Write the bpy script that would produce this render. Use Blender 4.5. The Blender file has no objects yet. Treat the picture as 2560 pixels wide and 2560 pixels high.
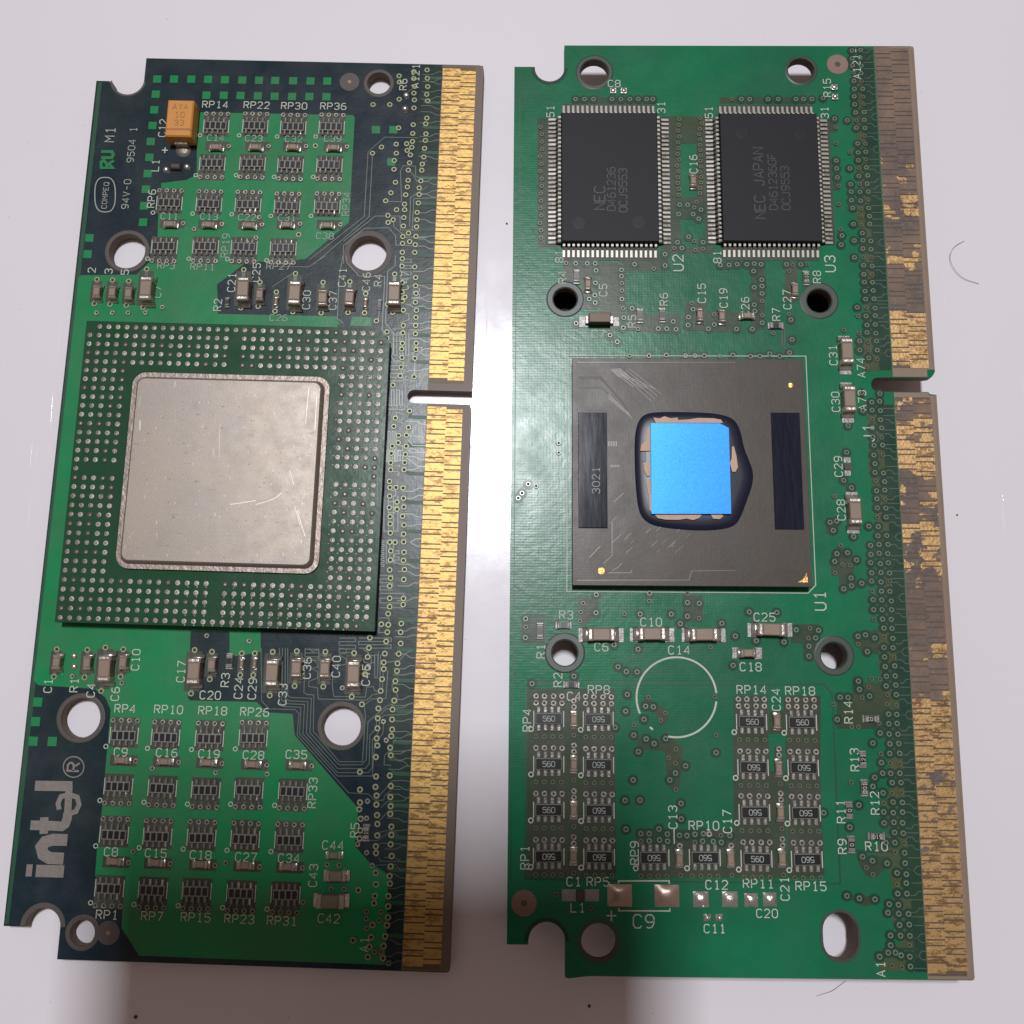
import bpy, bmesh, math, random
from mathutils import Vector, Matrix
from mathutils.geometry import tessellate_polygon
random.seed(7)
sc = bpy.context.scene
C = sc.collection
# ------------------------------------------------------------------ camera (1 unit = 10 mm)
F_PX, AX, AY, CAM_Z = 2505.6, -0.1700, -0.0089, 14.290     # focal length in photo pixels, tilts, height
def rotm(ax, ay):
    return Matrix.Rotation(ax, 3, 'X') @ Matrix.Rotation(ay, 3, 'Y')
RW = rotm(AX, AY)                       # world -> camera
CAM = Vector((0, 0, CAM_Z))
cd = bpy.data.cameras.new('camera'); cam = bpy.data.objects.new('camera', cd); C.objects.link(cam)
cd.sensor_width = 36; cd.lens = 36 * F_PX / 2560; cd.clip_start = .05; cd.clip_end = 2000
cam.matrix_world = Matrix.Translation(CAM) @ RW.transposed().to_4x4()
sc.camera = cam
# ------------------------------------------------------------------ world, lamp, exposure
w = bpy.data.worlds.new('World'); sc.world = w; w.use_nodes = True
bg = w.node_tree.nodes['Background']; bg.inputs[0].default_value = (1.0, .72, .62, 1); bg.inputs[1].default_value = .175
ld = bpy.data.lights.new('tube_lamp', 'AREA'); ld.shape = 'RECTANGLE'; ld.size = 13; ld.size_y = 30
ld.energy = 322000; ld.color = (.945, .95, 1.0)
lamp = bpy.data.objects.new('tube_lamp', ld); C.objects.link(lamp)
LZ = 200.0
lamp.location = (-.26 * (1 + LZ / CAM_Z), 3.55 * (1 + LZ / CAM_Z), LZ)
sc.view_settings.view_transform = 'Standard'; sc.view_settings.look = 'None'
sc.view_settings.exposure = 0; sc.view_settings.gamma = 1

# ------------------------------------------------------------------ photo crops -> photo pixels -> planes
CR = {'A': (160, 120, 540), 'B': (680, 120, 540), 'C': (120, 640, 540), 'D': (680, 640, 540), 'E': (100, 1120, 540),
      'F': (640, 1120, 540), 'G': (0, 1620, 600), 'H': (580, 1620, 600), 'I': (0, 2000, 560), 'J': (640, 2000, 560),
      'K': (1260, 90, 540), 'L': (1780, 90, 540), 'M': (1260, 600, 600), 'N': (1860, 600, 600), 'O': (1260, 1120, 600),
      'P': (1860, 1120, 600), 'Q': (1240, 1660, 600), 'S': (1820, 1660, 600), 'T': (1220, 2080, 480), 'U': (1980, 2060, 500),
      'X': (0, 0, 1932)}
def px(c, x, y):
    x0, y0, s = CR[c]; k = s / 1932
    return (x0 + x * k, y0 + y * k)
def ray(p, z):
    d = RW.transposed() @ Vector(((p[0] - 1280) / F_PX, (1280 - p[1]) / F_PX, -1))
    return CAM + d * ((z - CAM.z) / d.z)

# ------------------------------------------------------------------ materials
def nt(name):
    m = bpy.data.materials.new(name); m.use_nodes = True
    n = m.node_tree.nodes; return m, n, m.node_tree.links, n['Principled BSDF']
def setp(b, **k):
    for a, v in k.items():
        a = {'rough': 'Roughness', 'metal': 'Metallic', 'spec': 'Specular IOR Level', 'coat': 'Coat Weight', 'coatr': 'Coat Roughness'}[a]
        b.inputs[a].default_value = v
def pos(n): return n.new('ShaderNodeNewGeometry').outputs['Position']
def noise(n, l, scale, detail=4, rough=.55, vec=None, sc3=None):
    t = n.new('ShaderNodeTexNoise'); t.inputs['Scale'].default_value = scale
    t.inputs['Detail'].default_value = detail; t.inputs['Roughness'].default_value = rough
    v = vec or pos(n)
    if sc3:
        mp = n.new('ShaderNodeMapping'); mp.inputs['Scale'].default_value = sc3; l.new(v, mp.inputs['Vector']); v = mp.outputs[0]
    l.new(v, t.inputs['Vector']); return t.outputs['Fac']
def ramp(n, l, fac, a, b, ca=(0, 0, 0, 1), cb=(1, 1, 1, 1)):
    r = n.new('ShaderNodeValToRGB'); e = r.color_ramp.elements
    e[0].position = a; e[1].position = b; e[0].color = ca; e[1].color = cb
    l.new(fac, r.inputs[0]); return r.outputs[0]
def mix(n, l, fac, a, b):
    m = n.new('ShaderNodeMix'); m.data_type = 'RGBA'
    if isinstance(fac, (int, float)): m.inputs[0].default_value = fac
    else: l.new(fac, m.inputs[0])
    for s, v in ((6, a), (7, b)):
        if isinstance(v, tuple): m.inputs[s].default_value = (*v, 1) if len(v) == 3 else v
        else: l.new(v, m.inputs[s])
    return m.outputs[2]
def bump(n, l, b, h, strength, dist=.02, prev=None):
    q = n.new('ShaderNodeBump'); q.inputs['Strength'].default_value = strength; q.inputs['Distance'].default_value = dist
    l.new(h, q.inputs['Height'])
    if prev: l.new(prev, q.inputs['Normal'])
    l.new(q.outputs[0], b.inputs['Normal']); return q.outputs[0]
def simple(name, col, rough=.5, metal=0, var=.15, nscale=8, bmp=0, bscale=60, spec=.5):
    m, n, l, b = nt(name); setp(b, rough=rough, metal=metal, spec=spec)
    c2 = tuple(c * (1 - var) for c in col); c3 = tuple(min(1, c * (1 + var)) for c in col)
    l.new(mix(n, l, noise(n, l, nscale), c2, c3), b.inputs['Base Color'])
    if bmp: bump(n, l, b, noise(n, l, bscale, 3), bmp)
    return m
def mask(name, c1, c2, rough=.33, dust=.10, weave=.25, nscale=.55, dustcol=(.20, .21, .19), lump=.12):
    """Solder mask over copper or laminate: two tones, faint dust film, woven glass relief."""
    m, n, l, b = nt(name); setp(b, rough=rough, spec=.27)
    base = mix(n, l, ramp(n, l, noise(n, l, nscale, 5, .6), .38, .62), c1, c2)
    fine = noise(n, l, 45, 3, .7)
    base = mix(n, l, mul(n, l, ramp(n, l, noise(n, l, 1.3, 6, .65), .40, .78), dust), base, dustcol)
    base = mix(n, l, mul(n, l, fine, .16), base, (c1[0] * .25, c1[1] * .25, c1[2] * .3))
    l.new(base, b.inputs['Base Color'])
    wv = n.new('ShaderNodeTexWave'); wv.bands_direction = 'Y'; wv.inputs['Scale'].default_value = 8.5
    wv.inputs['Distortion'].default_value = 1.2; wv.inputs['Detail'].default_value = 2; l.new(pos(n), wv.inputs['Vector'])
    wx = n.new('ShaderNodeTexWave'); wx.bands_direction = 'X'; wx.inputs['Scale'].default_value = 7.5
    wx.inputs['Distortion'].default_value = 1.5; l.new(pos(n), wx.inputs['Vector'])
    nb = bump(n, l, b, wv.outputs['Fac'], weave * .07, .004)
    nb = bump(n, l, b, wx.outputs['Fac'], weave * .045, .004, nb)
    nb = bump(n, l, b, noise(n, l, 11, 4, .6), lump, .012, nb)
    l.new(mul(n, l, noise(n, l, 3, 4), .18, rough - .09), b.inputs['Roughness'])
    return m
def mul(n, l, f, k, add=0.0):
    q = n.new('ShaderNodeMath'); q.operation = 'MULTIPLY_ADD'; l.new(f, q.inputs[0])
    q.inputs[1].default_value = k; q.inputs[2].default_value = add; return q.outputs[0]

MT = {}
MT['navy'] = mask('navy_solder_mask', (.008, .021, .036), (.015, .032, .036), rough=.27, dust=.16)
MT['navy_tr'] = mask('grey_green_solder_mask', (.013, .034, .030), (.020, .042, .034), rough=.27, dust=.14)
MT['pour'] = mask('bright_green_solder_mask', (.006, .265, .088), (.036, .215, .085), rough=.28, dust=.14, nscale=.8)
MT['green'] = mask('green_solder_mask', (.004, .188, .080), (.011, .142, .066), rough=.26, dust=.08, weave=.6, lump=.16)
MT['green_rim'] = mask('dull_green_solder_mask', (.018, .085, .048), (.025, .095, .05), rough=.4, dust=.1)
MT['olive'] = mask('olive_solder_mask', (.080, .098, .042), (.055, .095, .042), rough=.30, dust=.2, nscale=2)
MT['olive_dk'] = mask('dark_olive_solder_mask', (.048, .074, .036), (.036, .064, .034), rough=.30, dust=.2, nscale=2)
MT['green_dk'] = mask('deep_green_solder_mask', (.012, .052, .034), (.018, .06, .034), rough=.30, dust=.12, nscale=2)
MT['window'] = mask('bare_mask_window', (.066, .068, .050), (.046, .052, .038), rough=.45, dust=.25, nscale=2)
MT['window_r'] = mask('green_mask_window', (.046, .060, .038), (.034, .050, .032), rough=.4, dust=.2, nscale=2)
MT['logo'] = simple('tinned_logo', (.225, .205, .185), .45, .3, var=.18, nscale=14, bmp=.15, bscale=20)
MT['lead'] = simple('tin_plated_lead', (.36, .335, .295), .42, .5, var=.25, nscale=20)
MT['laminate'] = simple('bare_laminate', (.155, .112, .082), .5, var=.12, nscale=3, bmp=.1)
MT['lam_light'] = simple('pale_bare_laminate', (.245, .175, .125), .5, var=.18, nscale=2.2, bmp=.1)
MT['lam_edge'] = simple('cut_laminate_edge', (.15, .11, .08), .7, var=.2)
MT['ring'] = simple('bare_ring_laminate', (.075, .062, .054), .55, var=.15)
MT['ringr'] = simple('green_ring_laminate', (.040, .060, .047), .4, var=.2)
MT['silk'] = simple('silkscreen_ink', (.50, .56, .46), .6, var=.22, nscale=14)
MT['silk2'] = simple('worn_silkscreen_ink', (.33, .38, .34), .6, var=.35, nscale=6)
MT['solder'] = simple('solder', (.62, .59, .54), .30, .85, var=.2, nscale=12, bmp=.5, bscale=18)
MT['solder_d'] = simple('dull_solder', (.24, .225, .19), .45, .55, var=.25, nscale=12, bmp=.5, bscale=18)
MT['solder_g'] = simple('grey_tinned_pad', (.26, .25, .24), .42, .45, var=.25, nscale=16, bmp=.4, bscale=18)
MT['brass'] = simple('yellowish_via_copper', (.34, .37, .21), .42, .25, var=.25, nscale=10)
MT['viadim'] = simple('dim_covered_via', (.13, .145, .085), .3, .1)
MT['viagreen'] = simple('mask_covered_via', (.20, .27, .18), .28, .15, var=.3, nscale=9)
MT['darkhole'] = simple('via_bore', (.010, .014, .010), .6)
MT['trace'] = simple('mask_covered_trace', (.10, .135, .105), .32, .15, var=.25, nscale=6)
MT['trace_dk'] = simple('dark_gap_line', (.008, .05, .03), .4, var=.2)
MT['ceramic'] = simple('tan_ceramic', (.255, .185, .135), .45, var=.10, nscale=5, bmp=.1)
MT['ceramic2'] = simple('grey_tan_ceramic', (.21, .17, .14), .45, var=.10, nscale=5, bmp=.1)
MT['alumina'] = simple('resistor_ceramic', (.20, .195, .175), .45, var=.2, nscale=9)
MT['black'] = simple('black_resistor_glaze', (.012, .012, .013), .28, var=.3)
MT['terminal'] = simple('tinned_terminal', (.50, .46, .41), .36, .65, var=.2, nscale=14, bmp=.4, bscale=22)
MT['term_dull'] = simple('dull_tinned_terminal', (.24, .23, .205), .40, .45, var=.3, nscale=14, bmp=.4, bscale=22)
MT['orange'] = simple('orange_moulded_epoxy', (.62, .265, .048), .42, var=.06, nscale=4, bmp=.05)
MT['orange_mark'] = simple('burnt_orange_marking', (.40, .155, .03), .5)
MT['brown_dk'] = simple('dark_brown_epoxy', (.055, .04, .03), .5)
MT['brown_cap'] = simple('brown_moulded_epoxy', (.17, .10, .06), .5, var=.12)
MT['pkg_green'] = mask('package_green_mask', (.014, .078, .034), (.022, .070, .036), rough=.22, dust=.06, weave=.1)
MT['pkg_side'] = simple('package_side_dark', (.010, .022, .016), .5)
MT['pkg_brown'] = mask('package_brown_mask', (.066, .053, .040), (.080, .065, .049), rough=.36, dust=.06, weave=.3, lump=.10)
MT['dotm'] = simple('dull_bright_solder', (.38, .365, .32), .42, .3, var=.3, nscale=14, bmp=.4, bscale=18)
MT['scratch'] = simple('bright_scratch', (.56, .53, .48), .35, .5, var=.3, nscale=14)
MT['bed_r'] = simple('brown_gap_between_contacts', (.105, .070, .046), .5, var=.2)
MT['bed'] = simple('dark_gap_between_contacts', (.115, .072, .030), .5, var=.2)
MT['post'] = simple('black_post', (.008, .009, .009), .5)
MT['navyglass'] = simple('navy_epoxy', (.008, .011, .030), .36, var=.25, nscale=3, bmp=.06, bscale=3)
MT['paste'] = simple('dried_thermal_paste', (.60, .42, .31), .7, var=.15, nscale=7, bmp=.3, bscale=12)
MT['emboss'] = simple('embossed_line', (.13, .12, .10), .32, .1, var=.3, nscale=20)  # glints off the buried lines put into a pale colour
MT['emboss_dk'] = simple('engraved_line', (.030, .027, .024), .45)
MT['chip'] = simple('black_moulding_compound', (.0125, .012, .016), .50, var=.15, nscale=2.5, bmp=.10, bscale=70, spec=.22)
MT['chip_print'] = simple('faint_laser_print', (.032, .031, .031), .5, var=.35, nscale=6)
MT['chip_dim'] = simple('moulded_dimple', (.0150, .0145, .0185), .47, var=.1, spec=.22)
MT['copper'] = simple('brown_copper_pad', (.24, .16, .13), .42, .3, var=.15, nscale=6)
MT['padcop'] = simple('coppery_solder_pad', (.42, .31, .25), .30, .55, var=.2, nscale=2, bmp=.6, bscale=3)
MT['goldspot'] = simple('gold_spot', (.75, .42, .13), .35, .6, var=.4, nscale=15, bmp=.6, bscale=20)

def m_brushed():
    m, n, l, b = nt('glossy_dark_bar'); setp(b, rough=.2, metal=.0, spec=.5)
    f = noise(n, l, 3, 6, .7, sc3=(9, .8, 1))
    l.new(mix(n, l, ramp(n, l, f, .35, .75), (.008, .010, .022), (.022, .026, .048)), b.inputs['Base Color'])
    l.new(mul(n, l, f, .06, .06), b.inputs['Roughness']); bump(n, l, b, f, .015, .01); return m
MT['bar'] = m_brushed()
def m_die():
    m, n, l, b = nt('blue_silicon'); setp(b, rough=.40, metal=.55, spec=.3)
    f = noise(n, l, 60, 3, .8); g = noise(n, l, .7, 2)
    c = mix(n, l, g, (.006, .125, .47), (.022, .215, .62))
    l.new(mix(n, l, ramp(n, l, f, .35, .75), c, (.04, .25, .70)), b.inputs['Base Color']); return m
MT['die'] = m_die()
def m_lid():
    m, n, l, b = nt('nickel_plated_lid'); setp(b, rough=.42, metal=.55, spec=.5)
    big = noise(n, l, .9, 5, .6)
    c = mix(n, l, ramp(n, l, big, .35, .7), (.315, .270, .222), (.280, .250, .222))
    spk = ramp(n, l, noise(n, l, 16, 3, .6, sc3=(.6, 1.6, 1)), .655, .70)
    c = mix(n, l, mul(n, l, spk, .55), c, (.10, .085, .075))
    stain = ramp(n, l, noise(n, l, 1.6, 4, .6, sc3=(1.6, .8, 1)), .60, .80)
    c = mix(n, l, mul(n, l, stain, .35), c, (.20, .17, .145))
    sh = ramp(n, l, noise(n, l, 22, 2, .5, sc3=(1.5, .5, 1)), .70, .73)
    c = mix(n, l, mul(n, l, sh, .25), c, (.95, .93, .90))  # whitish specks: tiny highlights painted into the lid colour
    l.new(c, b.inputs['Base Color'])
    l.new(mul(n, l, noise(n, l, 5, 5, .7), .3, .28), b.inputs['Roughness'])
    nb = bump(n, l, b, noise(n, l, 40, 4, .7), .14, .01)
    bump(n, l, b, noise(n, l, 6, 6, .7, sc3=(.25, 3, 1)), .08, .01, nb); return m
MT['lid'] = m_lid()
MT['flange'] = simple('lid_flange_metal', (.30, .245, .21), .42, .45, var=.2, nscale=5, bmp=.5, bscale=14)
def m_gold(name, worn):
    m, n, l, b = nt(name); setp(b, rough=.44, metal=.60, spec=.4)
    g = mix(n, l, noise(n, l, 2.2, 5, .6), (.60, .365, .105), (.54, .365, .14))
    sp = ramp(n, l, noise(n, l, 9, 5, .75, sc3=(.7, 1.6, 1)), .50, .58)
    spm = ramp(n, l, noise(n, l, .35, 3, .6), .20, .60)
    mm = n.new('ShaderNodeMath'); mm.operation = 'MULTIPLY'; l.new(sp, mm.inputs[0]); l.new(spm, mm.inputs[1])
    c = mix(n, l, mm.outputs[0], g, (.16, .085, .035))
    if worn:
        oi = n.new('ShaderNodeObjectInfo'); sx = n.new('ShaderNodeSeparateColor'); l.new(oi.outputs['Color'], sx.inputs[0])
        nn = noise(n, l, 3.6, 6, .62); g = mix(n, l, noise(n, l, 2.2, 5, .6), (.54, .345, .135), (.47, .31, .15)); c = mix(n, l, mm.outputs[0], g, (.16, .085, .035))
        df = n.new('ShaderNodeMath'); df.operation = 'SUBTRACT'; l.new(nn, df.inputs[0]); l.new(sx.outputs[0], df.inputs[1])
        gm = ramp(n, l, df.outputs[0], -.01, .03)
        t = ramp(n, l, noise(n, l, 1.2, 5, .65), .42, .58)
        wornc = mix(n, l, t, (.240, .150, .095), (.115, .080, .068))
        wornc = mix(n, l, ramp(n, l, noise(n, l, 18, 4, .7), .45, .62), wornc, (.15, .125, .105))
        c = mix(n, l, gm, wornc, c)
        l.new(mul(n, l, gm, .55, .03), b.inputs['Metallic'])
        l.new(mul(n, l, gm, -.15, .55), b.inputs['Roughness'])
    l.new(c, b.inputs['Base Color'])
    bump(n, l, b, noise(n, l, 22, 4, .7), .5, .01); return m
MT['gold'] = m_gold('gold_plating', False)
MT['goldw'] = m_gold('worn_gold_plating', True)
def m_table():
    m, n, l, b = nt('white_glossy_plastic'); setp(b, rough=.42, spec=.5, coat=1.0, coatr=.10)
    c = mix(n, l, noise(n, l, .25, 3), (.775, .75, .795), (.80, .775, .81))
    sp = ramp(n, l, noise(n, l, 3.2, 8, .72), .72, .78)
    c = mix(n, l, mul(n, l, sp, .2), c, (.35, .33, .35))
    l.new(c, b.inputs['Base Color'])
    l.new(mul(n, l, noise(n, l, 1.5, 6, .7), .20, .02), b.inputs['Coat Roughness'])
    q = None
    for i, (ang, sx_) in enumerate(((.5, 1), (-.9, 1.3), (1.4, .8), (-.2, 1.1))):   # fine straight scratches in a few directions
        mp = n.new('ShaderNodeMapping'); mp.inputs['Rotation'].default_value = (0, 0, ang); mp.inputs['Scale'].default_value = (14 * sx_, .35, 1)
        l.new(pos(n), mp.inputs['Vector'])
        f = ramp(n, l, noise(n, l, 1.0, 2, .5, vec=mp.outputs[0]), .70, .72)
        k = n.new('ShaderNodeBump'); k.inputs['Strength'].default_value = .22; k.inputs['Distance'].default_value = .004; l.new(f, k.inputs['Height'])
        if q: l.new(q, k.inputs['Normal'])
        q = k.outputs[0]
    k = n.new('ShaderNodeBump'); k.inputs['Strength'].default_value = .05; k.inputs['Distance'].default_value = .006
    l.new(noise(n, l, 14, 5, .7), k.inputs['Height']); l.new(q, k.inputs['Normal'])
    l.new(k.outputs[0], b.inputs['Coat Normal']); return m
MT['table'] = m_table()
MT['hairm'] = simple('dark_hair_fibre', (.16, .14, .13), .4)
MT['crumbm'] = simple('dark_crumb', (.06, .045, .04), .7)
MT['phone_b'] = simple('black_phone_glass', (.02, .02, .022), .2)
MT['phone_l'] = simple('phone_lens_glass', (.01, .01, .02), .05)

# ------------------------------------------------------------------ mesh helpers
def mesh(name, verts, faces, mats, mi=None, smooth=False):
    me = bpy.data.meshes.new(name); me.from_pydata(verts, [], faces)
    for m in mats: me.materials.append(MT[m])
    if mi:
        for p, k in zip(me.polygons, mi): p.material_index = k
    if smooth:
        for p in me.polygons: p.use_smooth = True
    me.update(); return me
class MB:
    def __init__(s): s.v, s.f, s.m = [], [], []
    def add(s, v, f, k=0):
        o = len(s.v); s.v += [tuple(q) for q in v]; s.f += [tuple(i + o for i in q) for q in f]; s.m += [k] * len(f)
    def box(s, cx, cy, z0, sx, sy, h, ch=0.0, k=0, kt=None, tx=0, ty=0):
        hx, hy = sx / 2, sy / 2; v = []
        for (z, d) in ((z0, 0), (z0 + h - ch, 0), (z0 + h, ch)):
            ax, ay = hx - d - (tx if z > z0 else 0), hy - d - (ty if z > z0 else 0)
            v += [(cx - ax, cy - ay, z), (cx + ax, cy - ay, z), (cx + ax, cy + ay, z), (cx - ax, cy + ay, z)]
        if ch <= 0:
            v = v[:8]; f = [(i, (i + 1) % 4, 4 + (i + 1) % 4, 4 + i) for i in range(4)]; top = (4, 5, 6, 7)
        else:
            f = [(r * 4 + i, r * 4 + (i + 1) % 4, r * 4 + 4 + (i + 1) % 4, r * 4 + 4 + i) for r in (0, 1) for i in range(4)]; top = (8, 9, 10, 11)
        f.append((3, 2, 1, 0)); s.add(v, f, k); o = len(s.v) - len(v)
        s.f.append(tuple(o + i for i in top)); s.m.append(k if kt is None else kt)
    def lathe(s, cx, cy, prof, n=12, k=0, cap=None, ph=0):
        """prof: list of (r, z); optional material of the disc closing the last ring."""
        v = [(cx + r * math.cos(ph + 2 * math.pi * i / n), cy + r * math.sin(ph + 2 * math.pi * i / n), z) for r, z in prof for i in range(n)]
        f = [(a * n + i, a * n + (i + 1) % n, (a + 1) * n + (i + 1) % n, (a + 1) * n + i) for a in range(len(prof) - 1) for i in range(n)]
        s.add(v, f, k); o = len(s.v) - len(v)
        if cap is not None:
            s.f.append(tuple(o + (len(prof) - 1) * n + i for i in range(n))); s.m.append(cap)
    def ribbon(s, pts, wd, z, closed=False, k=0, th=.0015):
        pts = [Vector(p[:2]) for p in pts]
        q = [pts[0]]
        for p in pts[1:]:
            if (p - q[-1]).length > 1e-4: q.append(p)
        pts = q; n = len(pts)
        if n < 2: return
        L, R = [], []
        for i in range(n):
            a = pts[i - 1] if (i > 0 or closed) else None; b = pts[(i + 1) % n] if (i < n - 1 or closed) else None
            d1 = (pts[i] - a).normalized() if a is not None else None; d2 = (b - pts[i]).normalized() if b is not None else None
            d1 = d1 or d2; d2 = d2 or d1
            t = (d1 + d2); t = t.normalized() if t.length > 1e-3 else d1
            nn = Vector((-t.y, t.x)); c = max(.5, nn.dot(Vector((-d1.y, d1.x))))
            o = nn * (wd / 2 / c); L.append(pts[i] + o); R.append(pts[i] - o)
        v = [(p.x, p.y, z + th) for p in L] + [(p.x, p.y, z + th) for p in R]
        m = n if closed else n - 1
        s.add(v, [(n + i, n + (i + 1) % n, (i + 1) % n, i) for i in range(m)], k)
    def poly(s, loops, z, k=0, side=None, zb=None, ks=None):
        lp = [[Vector((p[0], p[1], 0)) for p in q] for q in loops]
        tris = tessellate_polygon(lp); flat = [p for q in lp for p in q]
        f = []
        for t in tris:
            a, b, c = (flat[i] for i in t)
            f.append(t if (b - a).cross(c - a).z > 0 else (t[0], t[2], t[1]))
        s.add([(p.x, p.y, z) for p in flat], f, k)
        if zb is not None:
            s.add([(p.x, p.y, zb) for p in flat], [tuple(reversed(t)) for t in f], k if ks is None else ks)
            for j, q in enumerate(lp):
                nq = len(q); ar = sum(q[i].x * q[(i + 1) % nq].y - q[(i + 1) % nq].x * q[i].y for i in range(nq))
                o = [(p.x, p.y, z) for p in q] + [(p.x, p.y, zb) for p in q]
                fs = [(i, nq + i, nq + (i + 1) % nq, (i + 1) % nq) for i in range(nq)]
                if (ar < 0) != (j > 0): fs = [tuple(reversed(x)) for x in fs]
                s.add(o, fs, k if ks is None else ks)
    def build(s, name, mats, smooth=False):
        return mesh(name, s.v, s.f, mats, s.m, smooth)
def obj(name, me, parent=None, loc=(0, 0, 0), rz=0, **props):
    o = bpy.data.objects.new(name, me); C.objects.link(o)
    if parent: o.parent = parent
    o.location = loc
    if rz: o.rotation_euler = (0, 0, rz)
    for k, v in props.items(): o[k] = v
    return o
def circ(cx, cy, r, n=28, ry=None): return [(cx + r * math.cos(2 * math.pi * i / n), cy + (ry or r) * math.sin(2 * math.pi * i / n)) for i in range(n)]
def arc(cx, cy, r, a0, a1, n=10): return [(cx + r * math.cos(math.radians(a0 + (a1 - a0) * i / n)), cy + r * math.sin(math.radians(a0 + (a1 - a0) * i / n))) for i in range(n + 1)]

# ------------------------------------------------------------------ stroke lettering (4 x 6 grid)
O_ = [(1, 0), (3, 0), (4, 1.2), (4, 4.8), (3, 6), (1, 6), (0, 4.8), (0, 1.2), (1, 0)]
GL = {'0': [O_], 'O': [O_], '1': [[(1, 4.8), (2.3, 6), (2.3, 0)], [(1, 0), (3.6, 0)]],
      '2': [[(0, 4.8), (1, 6), (3, 6), (4, 4.8), (4, 3.8), (0, 0), (4, 0)]],
      '3': [[(0, 5), (1, 6), (3, 6), (4, 5), (4, 4), (3, 3.1), (1.5, 3.1)], [(3, 3.1), (4, 2.2), (4, 1), (3, 0), (1, 0), (0, 1)]],
      '4': [[(3, 0), (3, 6), (0, 1.8), (4, 1.8)]], '5': [[(4, 6), (.3, 6), (.1, 3.5), (2.8, 3.6), (4, 2.6), (4, 1), (3, 0), (1, 0), (0, .9)]],
      '6': [[(3.6, 5.6), (2.6, 6), (1, 5.6), (0, 3.8), (0, 1.2), (1, 0), (3, 0), (4, 1), (4, 2.4), (3, 3.4), (1, 3.4), (0, 2.4)]],
      '7': [[(0, 6), (4, 6), (1.4, 0)]], '8': [[(1, 3.1), (0, 4), (0, 5), (1, 6), (3, 6), (4, 5), (4, 4), (3, 3.1), (1, 3.1), (0, 2.2), (0, 1), (1, 0), (3, 0), (4, 1), (4, 2.2), (3, 3.1)]],
      '9': [[(.4, .4), (1.4, 0), (3, .4), (4, 2.2), (4, 4.8), (3, 6), (1, 6), (0, 5), (0, 3.6), (1, 2.6), (3, 2.6), (4, 3.6)]],
      'A': [[(0, 0), (2, 6), (4, 0)], [(.8, 2), (3.2, 2)]], 'C': [[(4, 1), (3, 0), (1, 0), (0, 1.2), (0, 4.8), (1, 6), (3, 6), (4, 5)]],
      'D': [[(0, 0), (0, 6), (2.6, 6), (4, 4.6), (4, 1.4), (2.6, 0), (0, 0)]], 'E': [[(4, 0), (0, 0), (0, 6), (4, 6)], [(0, 3.1), (3, 3.1)]],
      'F': [[(0, 0), (0, 6), (4, 6)], [(0, 3.1), (3, 3.1)]], 'G': [[(4, 5), (3, 6), (1, 6), (0, 4.8), (0, 1.2), (1, 0), (3, 0), (4, 1), (4, 2.8), (2.4, 2.8)]],
      'H': [[(0, 0), (0, 6)], [(4, 0), (4, 6)], [(0, 3.1), (4, 3.1)]], 'J': [[(0, 1.2), (1, 0), (2.6, 0), (3.4, 1), (3.4, 6)]],
      'L': [[(0, 6), (0, 0), (4, 0)]], 'M': [[(0, 0), (0, 6), (2, 2.8), (4, 6), (4, 0)]], 'N': [[(0, 0), (0, 6), (4, 0), (4, 6)]],
      'P': [[(0, 0), (0, 6), (3, 6), (4, 5), (4, 3.8), (3, 2.8), (0, 2.8)]], 'Q': [O_, [(2.4, 1.6), (4.2, -.4)]],
      'R': [[(0, 0), (0, 6), (3, 6), (4, 5), (4, 3.9), (3, 3), (0, 3)], [(2, 3), (4, 0)]], 'U': [[(0, 6), (0, 1.2), (1, 0), (3, 0), (4, 1.2), (4, 6)]],
      'V': [[(0, 6), (2, 0), (4, 6)]], 'Y': [[(0, 6), (2, 3), (4, 6)], [(2, 3), (2, 0)]], '+': [[(0, 3), (4, 3)], [(2, 1), (2, 5)]], '-': [[(.5, 3), (3.5, 3)]], '.': [[(1.8, 0), (2.2, 0)]], ' ': []}
ZK = [0]
def text(mb, s, cx, cy, h, ang, z, wd=None, k=0, adv=5.9):
    u = h / 6; W = (len(s) * adv - (adv - 4)) * u; a = math.radians(ang); ca, sa = math.cos(a), math.sin(a)
    for i, ch in enumerate(s):
        for st in GL.get(ch, []):
            ZK[0] = (ZK[0] + 1) % 6
            pts = []
            for x, y in st:
                X = -W / 2 + (i * adv + x) * u; Y = (y - 3) * u
                pts.append((cx + X * ca - Y * sa, cy + X * sa + Y * ca))
            mb.ribbon(pts, wd or h * .125, z + ZK[0] * .0003, k=k)

class Each:
    """Like MB, but every sheet or ribbon becomes a part of its own; group() gathers several into one."""
    def __init__(s, B, name, mats): s.B, s.name, s.mats, s.mb = B, name, mats, None
    def _do(s, f):
        if s.mb: f(s.mb)
        else: m = MB(); f(m); obj(s.name, m.build(s.name, s.mats), s.B.root)
    def poly(s, loops, z, k=0): s._do(lambda m: m.poly(loops, z, k))
    def ribbon(s, *a, **k): s._do(lambda m: m.ribbon(*a, **k))
    def begin(s): s.mb = MB()
    def end(s, name): obj(name, s.mb.build(name, s.mats), s.B.root); s.mb = None
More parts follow.
